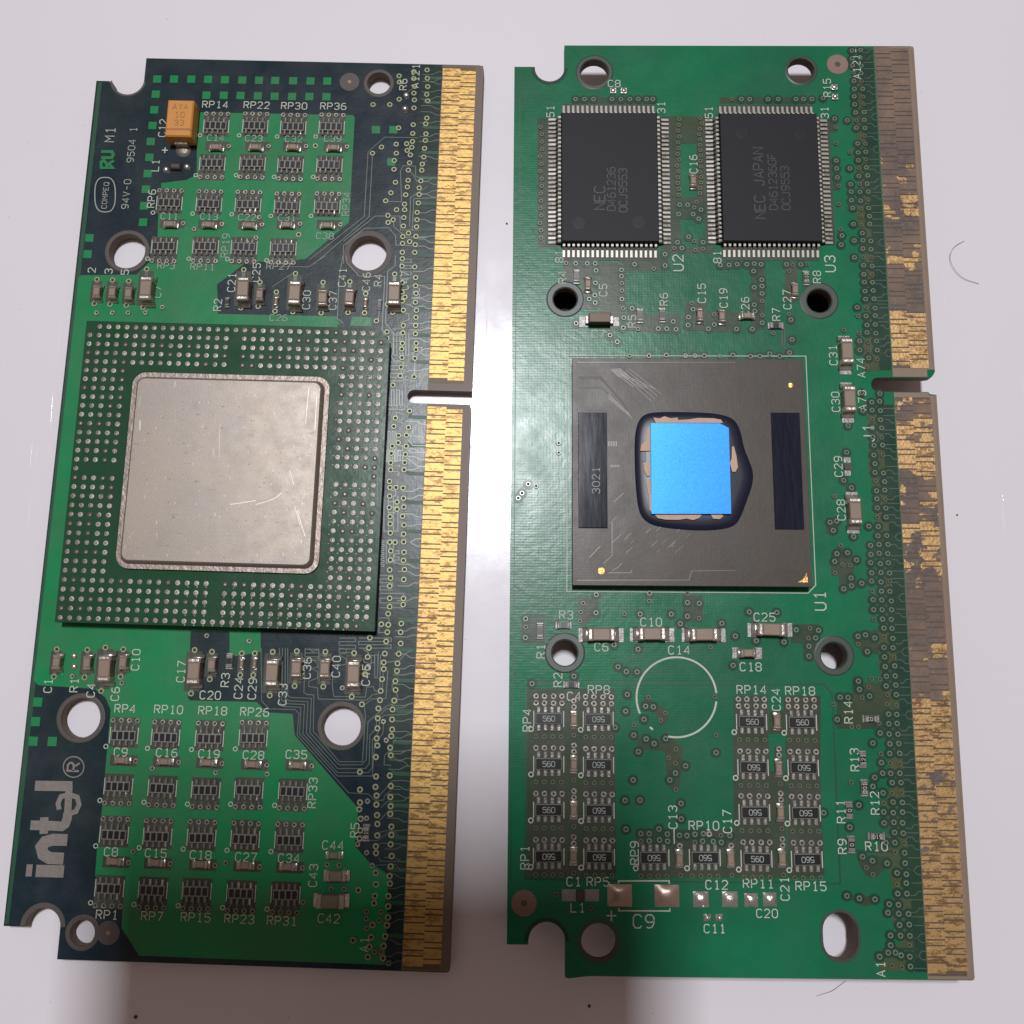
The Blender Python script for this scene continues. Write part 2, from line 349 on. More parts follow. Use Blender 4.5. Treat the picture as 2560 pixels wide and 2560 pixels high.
# ------------------------------------------------------------------ the boards' frames
class Board:
    def __init__(s, name, label, x, y, t, W, ztop, th):
        s.x, s.y, s.t, s.W, s.T, s.th = x, y, t, W, ztop, th
        s.root = bpy.data.objects.new(name, None); C.objects.link(s.root)
        s.root.location = (x, y, ztop); s.root.rotation_euler = (0, 0, t)
        s.root['label'] = label; s.root['category'] = 'circuit board'; s.root['group'] = 'processor circuit boards lying side by side'
        s.vias = []; s.keep = []; s.tr = MB(); s.silk = Each(s, 'printed_mark', ['silk', 'silk2']); s.win = Each(s, 'mask_window', ['window' if y > 9.55 else 'window_r'])
    def p(s, c, x, y, h=0.0):
        """A point of the photograph (crop letter, x, y) or (None, px, py) on the plane h above the board, in board coordinates."""
        q = (x, y) if c is None else px(c, x, y)
        v = ray(q, s.T + h) - Vector((s.x, s.y, s.T)); ca, sa = math.cos(-s.t), math.sin(-s.t)
        return (v.x * ca - v.y * sa, v.x * sa + v.y * ca)
    def pp(s, c, L, h=0.0): return [s.p(c, x, y, h) for x, y in L]
    def txt(s, c, st, x, y, ang=0, hpx=20, wd=None, k=0):
        a = s.p(c, x, y); m_ = MB(); text(m_, st, a[0], a[1], hpx / 186., ang, .010, wd, k)
        obj('printed_designator', m_.build('designator', ['silk', 'silk2']), s.root)
    def part(s, name, me, c, x, y, h=0.0, rz=0, z=0, **k):
        a = s.p(c, x, y, h); return obj(name, me, s.root, (a[0], a[1], z), rz, **k)

BL = Board('circuit_board', 'green circuit board with silver metal lidded chip, orange capacitor and bright full gold edge contacts', -6.552, 9.605, -.0297, 5.995, .190, .157)
BR = Board('circuit_board', 'green circuit board with bright blue chip, two black memory chips and worn gold contacts', -.083, 9.504, -.0084, 6.0, .570, .157)

def slab(B, loops, mats):
    mb = MB(); mb.poly(loops, 0, 0, zb=-B.th, ks=1)
    return obj('board_panel', mb.build('board_panel', mats), B.root)

# ================================================================== TABLE
mb = MB(); mb.box(0, 4, -2.5, 130, 110, 2.5, .1)
o = obj('table_top', mb.build('table_top', ['table'])); o['kind'] = 'structure'

# ================================================================== shared component meshes
def cap_mesh(w_, l_, h_, mat):     # body along y
    b = MB(); b.box(0, 0, .015, w_, l_ * .62, h_ - .015, .012); body = b.build('capacitor_body', [mat])
    e = MB(); e.box(0, 0, .010, w_ + .012, l_ * .19, h_ - .004, .02); term = e.build('capacitor_terminal', ['terminal'])
    q = MB()
    hx = w_ / 2 + .012; d = l_ * .19
    q.add([(-hx * 1.1, 0, 0), (hx * 1.1, 0, 0), (hx * 1.1, d, .006), (-hx * 1.1, d, .006), (-hx * .85, 0, h_ * .42), (hx * .85, 0, h_ * .42), (hx * .8, d * .35, h_ * .24), (-hx * .8, d * .35, h_ * .24), (hx * .9, d * .8, .03), (-hx * .9, d * .8, .03)],
          [(4, 5, 6, 7), (7, 6, 8, 9), (9, 8, 2, 3), (0, 4, 7, 9), (0, 9, 3), (5, 1, 8, 6), (1, 2, 8), (1, 0, 3, 2), (0, 1, 5, 4)])
    sol = q.build('capacitor_solder', ['solder'], True)
    return body, term, sol, l_, h_
CAPS = {}
def capacitor(B, kind, c, x, y, horiz=False, mat='ceramic'):
    dims = {'tiny': (.052, .13, .06), 'small': (.10, .20, .13), 'mid': (.13, .25, .15), 'large': (.165, .36, .19), 's2': (.085, .185, .075), 'flat': (.16, .37, .15), 'flats': (.13, .27, .12)}[kind]
    if (kind, mat) not in CAPS: CAPS[kind, mat] = cap_mesh(*dims, mat)
    body, term, sol, l_, h_ = CAPS[kind, mat]
    o = B.part('ceramic_capacitor', body, c, x, y, h_, (math.pi / 2 if horiz else 0) + random.uniform(-.03, .03), z=.002)
    for sg in (1, -1):
        obj('terminal', term, o, (0, sg * l_ * .40, 0))
        obj('solder_fillet', sol, o, (0, sg * l_ * .485, 0), 0 if sg > 0 else math.pi)
    return o
def res_mesh(w_, l_, h_):
    b = MB(); b.box(0, 0, .008, w_, l_ * .72, h_ - .008, .004); b.box(0, 0, h_ + .001, w_ * .86, l_ * .46, .006, k=1)
    e = MB(); e.box(0, 0, .006, w_ + .006, l_ * .16, h_ - .002, .008)
    e2 = MB(); e2.box(0, 0, .003, w_ + .02, l_ * .20, .018, .008)
    return b.build('resistor_body', ['alumina', 'black']), e.build('resistor_terminal', ['solder_g']), e2.build('resistor_pad', ['solder_g']), l_, h_
RES = {}
def resistor(B, c, x, y, horiz=False, size='r', txt=None):
    if size not in RES: RES[size] = res_mesh(*{'r': (.085, .17, .045), 't': (.055, .12, .04)}[size])
    body, term, pad, l_, h_ = RES[size]
    o = B.part('chip_resistor', body, c, x, y, h_, math.pi / 2 if horiz else 0, z=.002)
    for sg in (1, -1):
        obj('terminal', term, o, (0, sg * l_ * .42, 0)); obj('solder_pad', pad, o, (0, sg * l_ * .58, 0))
    if txt:
        t = MB(); text(t, txt, 0, 0, .045, 90, h_ + .0075, .007); obj('marking', t.build('marking', ['silk']), o)
    return o
# resistor arrays, left board: grey ceramic strip with four dark elements
b = MB(); b.box(0, 0, .006, .335, .135, .034, .004)
for i in range(4): b.box(-.123 + .082 * i, 0, .0405, .060, .100, .007, .002, k=1)
ARR_L = b.build('array_body', ['alumina', 'black'])
b = MB(); b.box(0, 0, .002, .036, .085, .040, .014); ARR_T = b.build('array_terminal', ['term_dull'])
b = MB(); b.box(0, 0, .002, .036, .085, .043, .016); ARR_TS = b.build('array_terminal_shiny', ['solder'])
# right board: wide black body with printed value
b = MB(); b.box(0, 0, .006, .355, .150, .040, .005); b.box(0, 0, .0465, .335, .128, .007, .003, k=1)
ARR_R = b.build('array_body', ['alumina', 'black'])
b = MB(); b.box(0, 0, .002, .054, .092, .030, .010); ARR_RT = b.build('array_terminal', ['term_dull'])
t = MB(); text(t, '560', 0, 0, .068, 0, .055, .0095, adv=5.0); MARK = t.build('marking', ['silk2'])
# vias
def via_mesh(nm, r, mat, dome=.012, hole=.45):
    b = MB(); b.lathe(0, 0, [(r, 0), (r * .86, dome), (r * (hole + .08), dome), (r * hole, dome * .3)], 12, 0, 1)
    return b.build(nm, [mat, 'darkhole'], False)
VIA = {'b': via_mesh('via_bare', .044, 'brass', .010, .5), 's': via_mesh('via_soldered', .040, 'solder_d', .014, .36),
       'g': via_mesh('via_masked', .038, 'viagreen', .012, .48), 'm': via_mesh('via_grey', .044, 'solder_d', .014, .32), 'd': via_mesh('via_dim', .036, 'viadim', .010, .42)}
HALO = {'g': .072, 'm': .0, 'b': 0, 's': .0, 'd': .0}
def place_vias(B):
    """The 300 nearest the lens (lowest in the picture show largest) as parts, the others as one part."""
    K_ = {}; V = []
    for q in B.vias:
        if any((q[0] - f_[0]) ** 2 + (q[1] - f_[1]) ** 2 < f_[2] for f_ in B.keep): continue
        c_ = (int(q[0] / .08), int(q[1] / .08))
        if any((q[0] - r_[0]) ** 2 + (q[1] - r_[1]) ** 2 < .0055 for i in (-1, 0, 1) for j in (-1, 0, 1) for r_ in K_.get((c_[0] + i, c_[1] + j), [])): continue
        K_.setdefault(c_, []).append(q); V.append((q[0], q[1], q[2], q[3] + .0003 * (len(V) % 7)))
    V = sorted(V, key=lambda q: q[1]); ind, rest = V[:300], V[300:]
    for x, y, k, z in ind:
        obj('via', VIA[k], B.root, (x, y, z), random.random() * 6)
    if rest:
        mb = MB(); mats = ['brass', 'darkhole', 'solder_d', 'viagreen', 'viadim']; mi = {'b': 0, 's': 2, 'g': 3, 'm': 2, 'd': 4}
        for x, y, k, z in rest:
            me = VIA[k]; o = len(mb.v)
            mb.v += [(v.co.x + x, v.co.y + y, v.co.z + z) for v in me.vertices]
            for p in me.polygons: mb.f.append(tuple(o + i for i in p.vertices)); mb.m.append(1 if p.material_index else mi[k])
        obj('via', mb.build('vias', mats), B.root, kind='stuff')
    hb = MB()
    done = []
    for x, y, k, z in V:
        if HALO[k]:
            used = {lv for (qx, qy, lv) in done[-60:] if (x - qx) ** 2 + (y - qy) ** 2 < .034}
            lv = next(i for i in range(40) if i not in used); done.append((x, y, lv)); zz = .0068 + .0003 * lv
            hb.lathe(x, y, [(HALO[k], zz), (HALO[k] * .5, zz)], 12)
    if hb.v: obj('clearance_ring', hb.build('clearance_rings', ['green_dk']), B.root, kind='stuff')
def via(B, c, x, y, k='b', z=.004): a = B.p(c, x, y); B.vias.append((a[0], a[1], k, z))

# ================================================================== LEFT BOARD
B = BL
def P_(c, x, y): return B.p(c, x, y)
W_R = B.p(None, 1210, 161)[0]
# outline (clockwise seen from above is fine, orientation is fixed later)
tl = B.p(None, 241, 202); tr_ = B.p(None, 1209.5, 161); br_ = B.p(None, 1124, 2433); bl_ = B.p(None, 9, 2315)
tstep = B.p(None, 365, 148); bstep = B.p(None, 131.5, 2397)
sc1 = B.p(None, 321, 200); r1 = .245
sc2 = B.p(None, 107, 2316); r2 = .235
xr = (tr_[0] + br_[0]) / 2; ytop = (tstep[1] + tr_[1]) / 2; ybot = (bstep[1] + br_[1]) / 2
nk = B.p(None, 1180, 984); nk_in = B.p('D', 1210, 1262); nkr = .100
kx = xr
ny = B.p('D', 1500, 1262)[1]
outer = [tl, (sc1[0] - r1 - .05, tl[1]), (sc1[0] - r1, tl[1] - .06)] + arc(sc1[0], sc1[1], r1, 180, 360, 14)[1:] + [(sc1[0] + r1 + .0, ytop)] + \
        [(xr - .06, ytop), (xr, ytop - .06)] + \
        [(xr, ny + .1), (xr - .02, ny + nkr), (nk_in[0] + nkr, ny + nkr)] + arc(nk_in[0] + nkr, ny, nkr, 90, 270, 10)[1:-1] + [(nk_in[0] + nkr, ny - nkr), (xr - .04, ny - nkr), (xr, ny - nkr - .04)] + \
        [(xr, ybot + .03), (xr - .03, ybot), (sc2[0] + r2, ybot)] + arc(sc2[0], sc2[1], r2, 0, 180, 14) + [(sc2[0] - r2, bl_[1]), (bl_[0], bl_[1])]
HL = [(318, 628, 45, 56), (920, 633, 46, 61), (202, 1795, 49, 61), (853, 1815, 49, 60), (947, 208, 29, 38), (206, 2332, 31, 43)]
holes = []; rings = MB()
for x, y, ra, rr in HL:
    a = B.p(None, x, y); e = B.p(None, x + 50, y); s_ = abs(e[0] - a[0]) / 50
    holes.append((a[0], a[1], ra * s_, rr * s_))
slab(B, [outer] + [circ(h[0], h[1], h[2]) for h in holes], ['navy', 'lam_edge'])
for h in holes:
    rings = MB(); rings.lathe(h[0], h[1], [(h[3], .002), (h[3] - .01, .005), (h[2] + .002, .005)], 36); obj('hole_ring', rings.build('hole_ring', ['ring']), B.root)
# bare laminate at the slots
for q in (arc(sc1[0], sc1[1], r1 + .035, 185, 355, 14) + list(reversed(arc(sc1[0], sc1[1], r1 + .002, 185, 355, 14))), arc(sc2[0], sc2[1], r2 + .07, 0, 180, 14) + list(reversed(arc(sc2[0], sc2[1], r2 + .002, 0, 180, 14)))):
    mb = MB(); mb.poly([q], .004); obj('slot_rim', mb.build('slot_rim', ['ring']), B.root)
# contact strip: bare laminate
u0 = sum(q[0] for q in (B.p(None, 1105, 181), B.p(None, 1004, 2400), B.p('D', 1400, 1100))) / 3
um = sum(q[0] for q in (B.p(None, 1150, 181), B.p(None, 1057, 2400), B.p('D', 1580, 1100))) / 3
u1 = sum(q[0] for q in (B.p(None, 1187.5, 197), B.p(None, 1104, 2400), B.p('D', 1720, 1100))) / 3
for a, b_ in ((ytop - .01, ny + nkr + .005), (ny - nkr - .005, ybot + .01)):
    mb = MB(); mb.poly([[(u0, b_), (xr - .008, b_), (xr - .008, a), (u0, a)]], .003)
    obj('bare_edge_strip', mb.build('edge_strip', ['laminate']), B.root)
# bevelled insertion edge
for a, b_ in ((ytop - .06, ny + nkr + .03), (ny - nkr - .04, ybot + .04)):
    mb = MB(); mb.add([(u1 + .04, b_, .0045), (xr - .002, b_, .0005), (xr - .002, a, .0005), (u1 + .04, a, .0045)], [(0, 1, 2, 3)])
    obj('bevelled_edge', mb.build('bevel_strip', ['laminate']), B.root)

def contact_mesh(inner, u0, um, u1, mat):
    """One edge contact, origin at its left end on the centre line; wide half inside or outside."""
    m_, e_ = um - u0, u1 - u0; ww, nw, hh = .0600, .0255, .007
    if inner: pts = [(0, -ww), (m_, -ww), (m_, -nw), (e_, -nw), (e_, nw), (m_, nw), (m_, ww), (0, ww)]
    else: pts = [(0, -nw), (m_, -nw), (m_, -ww), (e_, -ww), (e_, ww), (m_, ww), (m_, nw), (0, nw)]
    b = MB(); b.poly([pts], .0095, zb=.0035); return b.build('edge_contact', [mat])
for a, b_ in ((ytop - .03, ny + nkr + .10), (ny - nkr - .09, ybot + .03)):
    mb = MB(); mb.poly([[(u0 + .012, b_), (u1 - .01, b_), (u1 - .01, a), (u0 + .012, a)]], .0034)
    obj('contact_bed', mb.build('contact_bed', ['bed']), B.root)
cin, cout = contact_mesh(True, u0 + .01, um, u1, 'gold'), contact_mesh(False, u0 + .01, um, u1, 'gold')
v121 = B.p(None, 1127, 181)[1]; v74 = B.p('D', 1645, 1080)[1]; v73 = B.p('D', 1480, 1385)[1]; v1 = B.p(None, 1028.5, 2403)[1]
LY = {}
for k in range(1, 122):
    y = v1 + (v73 - v1) * (k - 1) / 72 if k <= 73 else v74 + (v121 - v74) * (k - 74) / 47
    LY[k] = y
    obj('edge_contact', cin if k % 2 else cout, B.root, (u0 + .01, y, 0))

# copper pours
def sheet(B, name, loops, mat, z=.003, c=None, **k):
    for lp in loops: mb = MB(); mb.poly([lp], z); o = obj(name, mb.build(name, [mat]), B.root, **k)
    return o
pp = lambda L: [B.p(None, x, y) for x, y in L]
sheet(B, 'copper_pour', [pp([(196, 694), (204, 688), (341, 687), (372, 657), (380, 651), (394, 590), (396, 539), (404, 480), (403, 458), (467, 450), (492, 436), (493, 281), (882, 288), (887, 293), (873, 556), (764, 648), (745, 650), (700, 656), (648, 654), (609, 662), (543, 711), (545, 785), (840, 791), (850, 850), (800, 1300), (640, 1580), (477, 1577), (470, 1745), (475, 1751), (642, 1755), (668, 1781), (732, 1785), (737, 1838), (895, 2020), (893, 2070), (886, 2114), (922, 2154), (970, 2186), (968, 2300), (962, 2412), (348, 2389), (304, 2319), (311, 2195), (238, 2190), (242, 2132), (255, 2024), (267, 1884), (277, 1775), (264, 1744), (236, 1722), (96, 1713), (84, 1700), (90, 1660), (190, 760)])], 'pour')
sheet(B, 'copper_pour', [pp([(880, 792), (929, 794), (928, 816), (875, 814)]), pp([(574, 1577), (652, 1577), (652, 1629), (600, 1640), (574, 1640)]),
                         pp([(546, 786), (842, 792), (850, 812), (548, 806)])], 'pour', .0035)
sheet(B, 'mask_rim', [pp([(245, 206), (255, 206), (150, 1150), (60, 1980), (22, 2310), (13, 2310), (90, 1600)])], 'green_rim', .0022)
# paler traced zone behind the contacts
sheet(B, 'trace_zone', [pp([(1055, 170), (1104, 170), (1078, 970), (978, 970), (1000, 700)]), pp([(974, 1016), (1070, 1016), (1062, 1100), (1004, 2390), (985, 2390), (960, 1640)]), pp([(978, 970), (1008, 970), (1008, 1016), (974, 1016)])], 'navy_tr', .0025)
# thieving squares
mb = MB()
SQ = [('A', x, y) for x, y in ((835, 280), (985, 280), (1140, 281), (1290, 283), (1440, 286), (1595, 289), (1745, 291), (1890, 293), (1275, 425), (1430, 425), (1580, 427), (1735, 430), (1885, 433), (822, 415), (808, 555), (793, 695), (777, 838), (765, 980), (750, 1125), (733, 1265), (718, 1413), (708, 1560), (228, 1700), (212, 1845))] + \
     [('B', x, y) for x, y in ((190, 295), (345, 297), (495, 298), (180, 435), (335, 436), (487, 438), (930, 733), (1085, 733), (1068, 1020))] + \
     [('G', x, y) for x, y in ((305, 435), (288, 592), (268, 750), (422, 752))]
for i, (c, x, y) in enumerate(SQ):
    a = B.p(c, x, y); m_ = .062
    me = None
    if i == 0:
        q = MB(); q.box(0, 0, .001, .124, .124, .005); SQM = q.build('square', ['sq'] if 'sq' in MT else ['pour'])
    obj('copper_square', SQM, B.root, (a[0], a[1], 0))

# resistor arrays of the left board: (crop, x, y, vias above or below)
AL = []
for c, L_, vd in (('A', ((1355, 690), (1705, 690)), 1), ('B', ((185, 700), (530, 700)), 1), ('A', ((1320, 1025), (1680, 1025)), -1), ('B', ((160, 1040), (510, 1040)), -1),
                  ('A', ((935, 1380), (1290, 1390), (1640, 1395)), 1), ('B', ((130, 1410), (490, 1410)), 1), ('A', ((890, 1770), (1260, 1770), (1605, 1775)), -1), ('B', ((95, 1785),), -1),
                  ('G', ((990, 705), (1325, 720), (1680, 730)), 1), ('H', ((165, 725),), 1), ('G', ((945, 1115), (1300, 1130), (1650, 1145)), -1), ('H', ((130, 1145), (485, 1155)), -1),
                  ('G', ((910, 1505), (1260, 1520), (1615, 1530)), 1), ('H', ((100, 1540), (455, 1550)), 1), ('I', ((935, 765), (1310, 780), (1690, 790)), -1), ('X', ((452, 1690),), -1), ('J', ((250, 820),), -1)):
    for x, y in L_:
        if c == 'X': AL.append((None, 601, 2234, vd))
        else: AL.append((c, x, y, vd))
for i, (c, x, y, vd) in enumerate(AL):
    a = B.p(c, x, y, .045)
    o = obj('resistor_array', ARR_L, B.root, (a[0] + random.uniform(-.006, .006), a[1], .003), random.uniform(-.022, .022))
    for s_ in (1, -1):
        for j in range(4):
            shiny = random.random() < (.10 if y else .1) or (j == 3 and random.random() < .35)
            obj('terminal', ARR_TS if shiny else ARR_T, o, (-.123 + .082 * j, s_ * .098, 0))
    zz = .0046 + .0002 * (i % 4)
    B.win.poly([[(a[0] - .20, a[1] - (.265 if vd < 0 else .165)), (a[0] + .20, a[1] - (.265 if vd < 0 else .165)), (a[0] + .20, a[1] + (.245 if vd > 0 else .165)), (a[0] - .20, a[1] + (.245 if vd > 0 else .165))]], zz)
    for j in range(4):
        vx, vy = a[0] - .165 + .112 * j, a[1] + (.205 if vd > 0 else -.225)
        B.vias.append((vx, vy, 's', .005)); B.tr.ribbon([(vx, vy), (a[0] - .123 + .082 * j, a[1] + vd * .13)], .026, .0055)
    B.silk.begin()
    for sx in (-1, 1):
        B.silk.ribbon([(a[0] + sx * .192, a[1] - .11), (a[0] + sx * .192, a[1] + .11)], .012, .009, th=.002)
    B.silk.ribbon(circ(a[0] - .235, a[1] - .155 * (1 if vd > 0 else 1.25), .028, 12), .012, .0094, closed=True)
    B.silk.end('printed_outline')
# capacitors and resistors of the left board
for c, L_ in (('A', ((1355, 880), (1710, 880), (945, 1570), (1290, 1575), (1650, 1580))), ('B', ((185, 880), (550, 885), (130, 1575), (490, 1580))),
              ('G', ((975, 905), (1320, 915), (1668, 925))), ('H', ((160, 938), (520, 945), (100, 1755), (445, 1765))), ('G', ((915, 1722), (1250, 1732), (1610, 1745)))):
    for i, (x, y) in enumerate(L_):
        capacitor(B, 's2', c, x, y, True); a = B.p(c, x, y)
        B.vias.append((a[0] + .21, a[1] - .0, 's', .005)); zz = .0045 + .0002 * (i % 3)
        B.win.poly([[(a[0] - .15, a[1] - .075), (a[0] + .22, a[1] - .075), (a[0] + .22, a[1] + .075), (a[0] - .15, a[1] + .075)]], zz)
for k, c, x, y in (('small', 'C', 430, 315), ('small', 'C', 570, 320), ('small', 'C', 715, 330), ('large', 'C', 870, 285), ('large', 'C', 1740, 290), ('small', 'C', 1890, 340),
                   ('tiny', 'D', 35, 405), ('large', 'D', 200, 325), ('mid', 'D', 450, 370), ('mid', 'D', 690, 365), ('tiny', 'D', 835, 420), ('large', 'D', 1090, 330),
                   ('small', 'G', 450, 115), ('small', 'G', 695, 120), ('large', 'G', 835, 165), ('small', 'G', 985, 115), ('large', 'G', 1555, 185), ('small', 'G', 1700, 135),
                   ('tiny', 'H', 75, 125), ('tiny', 'H', 180, 125), ('large', 'H', 318, 200), ('mid', 'H', 515, 160), ('mid', 'H', 745, 165), ('large', 'H', 975, 210)):
    capacitor(B, k, c, x, y); a = B.p(c, x, y); d = {'tiny': .15, 'small': .19, 'mid': .24, 'large': .30}[k]
    for s_ in (1, -1):
        B.vias.append((a[0] + .0, a[1] + s_ * d - .01, 'b', .005)); B.tr.ribbon([(a[0], a[1] + s_ * (d - .03)), (a[0], a[1] + s_ * d * .6)], .05, .0056)
    hw = {'tiny': .05, 'small': .08, 'mid': .09, 'large': .11}[k]
    B.win.poly([[(a[0] - hw, a[1] - d + .02), (a[0] + hw, a[1] - d + .02), (a[0] + hw, a[1] + d - .03), (a[0] - hw, a[1] + d - .03)]], .0051)
resistor(B, 'C', 1600, 410, size='t'); resistor(B, 'D', 960, 430, size='t'); resistor(B, 'G', 1845, 105); resistor(B, 'H', 1078, 1490, txt='510')
for k, c, x, y in (('s2', 'J', 670, 480), ('flats', 'J', 685, 662), ('flat', 'J', 635, 882)): capacitor(B, k, c, x, y, True, 'ceramic2')
for x, y in ((617, 557), (718, 562), (648, 768), (760, 768)): via(B, 'J', x, y, 's')
# bare solder bumps where parts are absent
b = MB(); b.lathe(0, 0, [(.050, 0), (.042, .025), (.02, .038)], 10, 0, 0); BUMP = b.build('solder_bump', ['solder'], True)
for c, x, y in (('G', 600, 65), ('G', 598, 150), ('A', 915, 1090), ('A', 1100, 1065), ('B', 1200, 425), ('B', 1190, 545)):
    B.part('solder_bump', BUMP, c, x, y)
b = MB(); b.box(0, 0, .0, .16, .10, .06, .02); B.part('inductor', b.build('inductor', ['brown_dk']), 'A', 1005, 1070)
# orange tantalum capacitor
a0 = B.p(None, 421, 249, .28); a1 = B.p(None, 476, 341, .28); cx, cy = (a0[0] + a1[0]) / 2, (a0[1] + a1[1]) / 2
sx, sy = abs(a1[0] - a0[0]) + .03, abs(a1[1] - a0[1]) + .02
b = MB(); b.box(0, 0, .13, sx, sy, .15, .02, tx=.008, ty=.008); b.box(0, 0, .03, sx - .01, sy - .01, .098, 0)
tant = obj('tantalum_capacitor', b.build('tantalum_body', ['orange']), B.root, (cx, cy, 0), label='orange moulded box capacitor')
b = MB(); b.box(0, 0, 0, .20, .05, .14, .01); lead = b.build('tantalum_lead', ['terminal'])
obj('terminal', lead, tant, (0, sy / 2 + .012, 0)); obj('terminal', lead, tant, (0, -sy / 2 - .012, 0))
b = MB(); b.lathe(0, 0, [(.12, .0), (.10, .02), (.05, .035)], 12, 0, 0); obj('solder_pad', b.build('tant_solder', ['solder_d'], True), tant, (0, -sy / 2 - .06, 0.003))
b = MB(); b.box(0, -sy * .30, .2803, sx * .93, .035, .0015)
for i, s_ in enumerate(('AYA', '10', '33')): text(b, s_, 0.0, sy * .30 - i * .13, .085, 0, .2812, .011)
obj('marking', b.build('tant_marking', ['orange_mark']), tant)
# fiducials
b = MB(); b.lathe(0, 0, [(.155, .004), (.15, .0065), (.03, .0065)], 26, 0); b.lathe(0, 0, [(.03, .0085), (.001, .0085)], 12, 1)
FID = b.build('fiducial', ['ring', 'copper'])
B.part('fiducial_mark', FID, None, 874, 205); B.part('fiducial_mark', FID, None, 271, 2332)

# processor package with metal lid
HP = .23
qs = [B.p(None, 217, 806, HP), B.p(None, 938, 816, HP), B.p(None, 978, 852, HP), B.p(None, 932, 1576, HP), B.p(None, 136, 1557, HP)]
x0 = (qs[0][0] + qs[4][0]) / 2; x1 = (qs[2][0] + qs[3][0]) / 2; y1 = (qs[0][1] + qs[1][1]) / 2; y0 = (qs[3][1] + qs[4][1]) / 2
cx, cy = (x0 + x1) / 2, (y0 + y1) / 2; pw, ph = x1 - x0, y1 - y0
b = MB(); hx, hy = pw / 2, ph / 2
b.poly([[(-hx, -hy), (hx, -hy), (hx, hy - .2), (hx - .2, hy), (-hx, hy)]], HP, zb=HP - .13, ks=1)
pkg = obj('processor_package', b.build('package_substrate', ['pkg_green', 'pkg_side']), B.root, (cx, cy, 0), label='large dark green square chip package with a raised metal lid')
b = MB(); b.box(0, 0, .004, pw - .12, ph - .12, HP - .14); obj('solder_ball_layer', b.build('balls', ['pkg_side']), pkg)
def rrect(x0, y0, x1, y1, r, n=7):
    return arc(x1 - r, y0 + r, r, -90, 0, n) + arc(x1 - r, y1 - r, r, 0, 90, n) + arc(x0 + r, y1 - r, r, 90, 180, n) + arc(x0 + r, y0 + r, r, 180, 270, n)
def loc2(q): return (q[0] - cx, q[1] - cy)
f = [loc2(B.p(None, x, y, HP + .05)) for x, y in ((333, 932), (823, 941), (798, 1434), (288, 1421))]
fx0, fx1, fy1, fy0 = (f[0][0] + f[3][0]) / 2, (f[1][0] + f[2][0]) / 2, (f[0][1] + f[1][1]) / 2, (f[2][1] + f[3][1]) / 2
b = MB(); b.poly([rrect(fx0, fy0, fx1, fy1, .19)], HP + .05, zb=HP + .001); fl = obj('heat_spreader', b.build('lid_flange', ['flange']), pkg)
HT = HP + .13
f = [loc2(B.p(None, x, y, HT)) for x, y in ((344, 945), (803, 958), (771, 1411), (305, 1400))]
gx0, gx1, gy1, gy0 = (f[0][0] + f[3][0]) / 2, (f[1][0] + f[2][0]) / 2, (f[0][1] + f[1][1]) / 2, (f[2][1] + f[3][1]) / 2
b = MB(); r0 = rrect(gx0 - .05, gy0 - .05, gx1 + .05, gy1 + .05, .13); rA = rrect(gx0 - .02, gy0 - .02, gx1 + .02, gy1 + .02, .115); rB = rrect(gx0, gy0, gx1, gy1, .10)
n_ = len(r0); v = [(p[0], p[1], HP + .048) for p in r0] + [(p[0], p[1], HT - .02) for p in rA] + [(p[0], p[1], HT) for p in rB]
b.add(v, [(r * n_ + i, r * n_ + (i + 1) % n_, (r + 1) * n_ + (i + 1) % n_, (r + 1) * n_ + i) for r in (0, 1) for i in range(n_)] + [tuple(range(2 * n_, 3 * n_))])
obj('heat_spreader', b.build('lid_top', ['lid'], False), pkg, label='raised scratched silver lid top')
m_ = MB()
for c, L_, w_ in (('E', [(1700, 505), (1810, 490), (1932, 470)], .010), ('F', [(0, 505), (90, 480), (170, 450), (230, 400)], .008), ('F', [(370, 560), (410, 700), (440, 790)], .007), ('F', [(345, 520), (395, 690)], .005), ('E', [(1550, 0), (1560, 90)], .006),
                 ('C', [(830, 1260), (815, 1350)], .008), ('C', [(825, 1470), (820, 1560)], .022), ('C', [(1140, 1120), (1132, 1180)], .008), ('C', [(1540, 1500), (1530, 1800)], .005), ('D', [(330, 1180), (300, 1500)], .005), ('D', [(400, 1250), (385, 1560)], .006), ('F', [(300, 200), (340, 330)], .005), ('E', [(1040, 760), (1050, 810)], .008)):
    m_.ribbon([loc2(B.p(c, x, y, HT)) for x, y in L_], w_, HT - .0006)
obj('scratch', m_.build('lid_scratches', ['scratch']), pkg, kind='stuff')
# square matrix of worn etched specks on the lid is left blank; ball-side via dots
dotm = []
for nm, mt in (('dot_bright', 'dotm'), ('dot_dull', 'solder_d'), ('dot_dim', 'ring')):
    b = MB(); b.lathe(0, 0, [(.039, 0), (.034, .010), (.021, .011), (.015, .004)], 10, 0, 1); dotm.append(b.build(nm, [mt, 'flange']))
gA = loc2(B.p('C', 380, 708, HP)); gB = loc2(B.p('D', 977, 755, HP)); gC = loc2(B.p('E', 178, 1520, HP))
colx = lambda i: gA[0] + (gB[0] - gA[0]) * i / 32
gy_bot = loc2(B.p('E', 600, 1530, HP))[1]; gy_top = loc2(B.p('C', 600, 636, HP))[1]
rowy = lambda j: gy_top + (gy_bot - gy_top) * j / 32
colx0 = (gC[0] + gA[0]) / 2; colxr = (gB[0] + loc2(B.p('F', 988, 1500, HP))[0]) / 2
colx = lambda i: colx0 + (colxr - colx0) * i / 32
dots = []
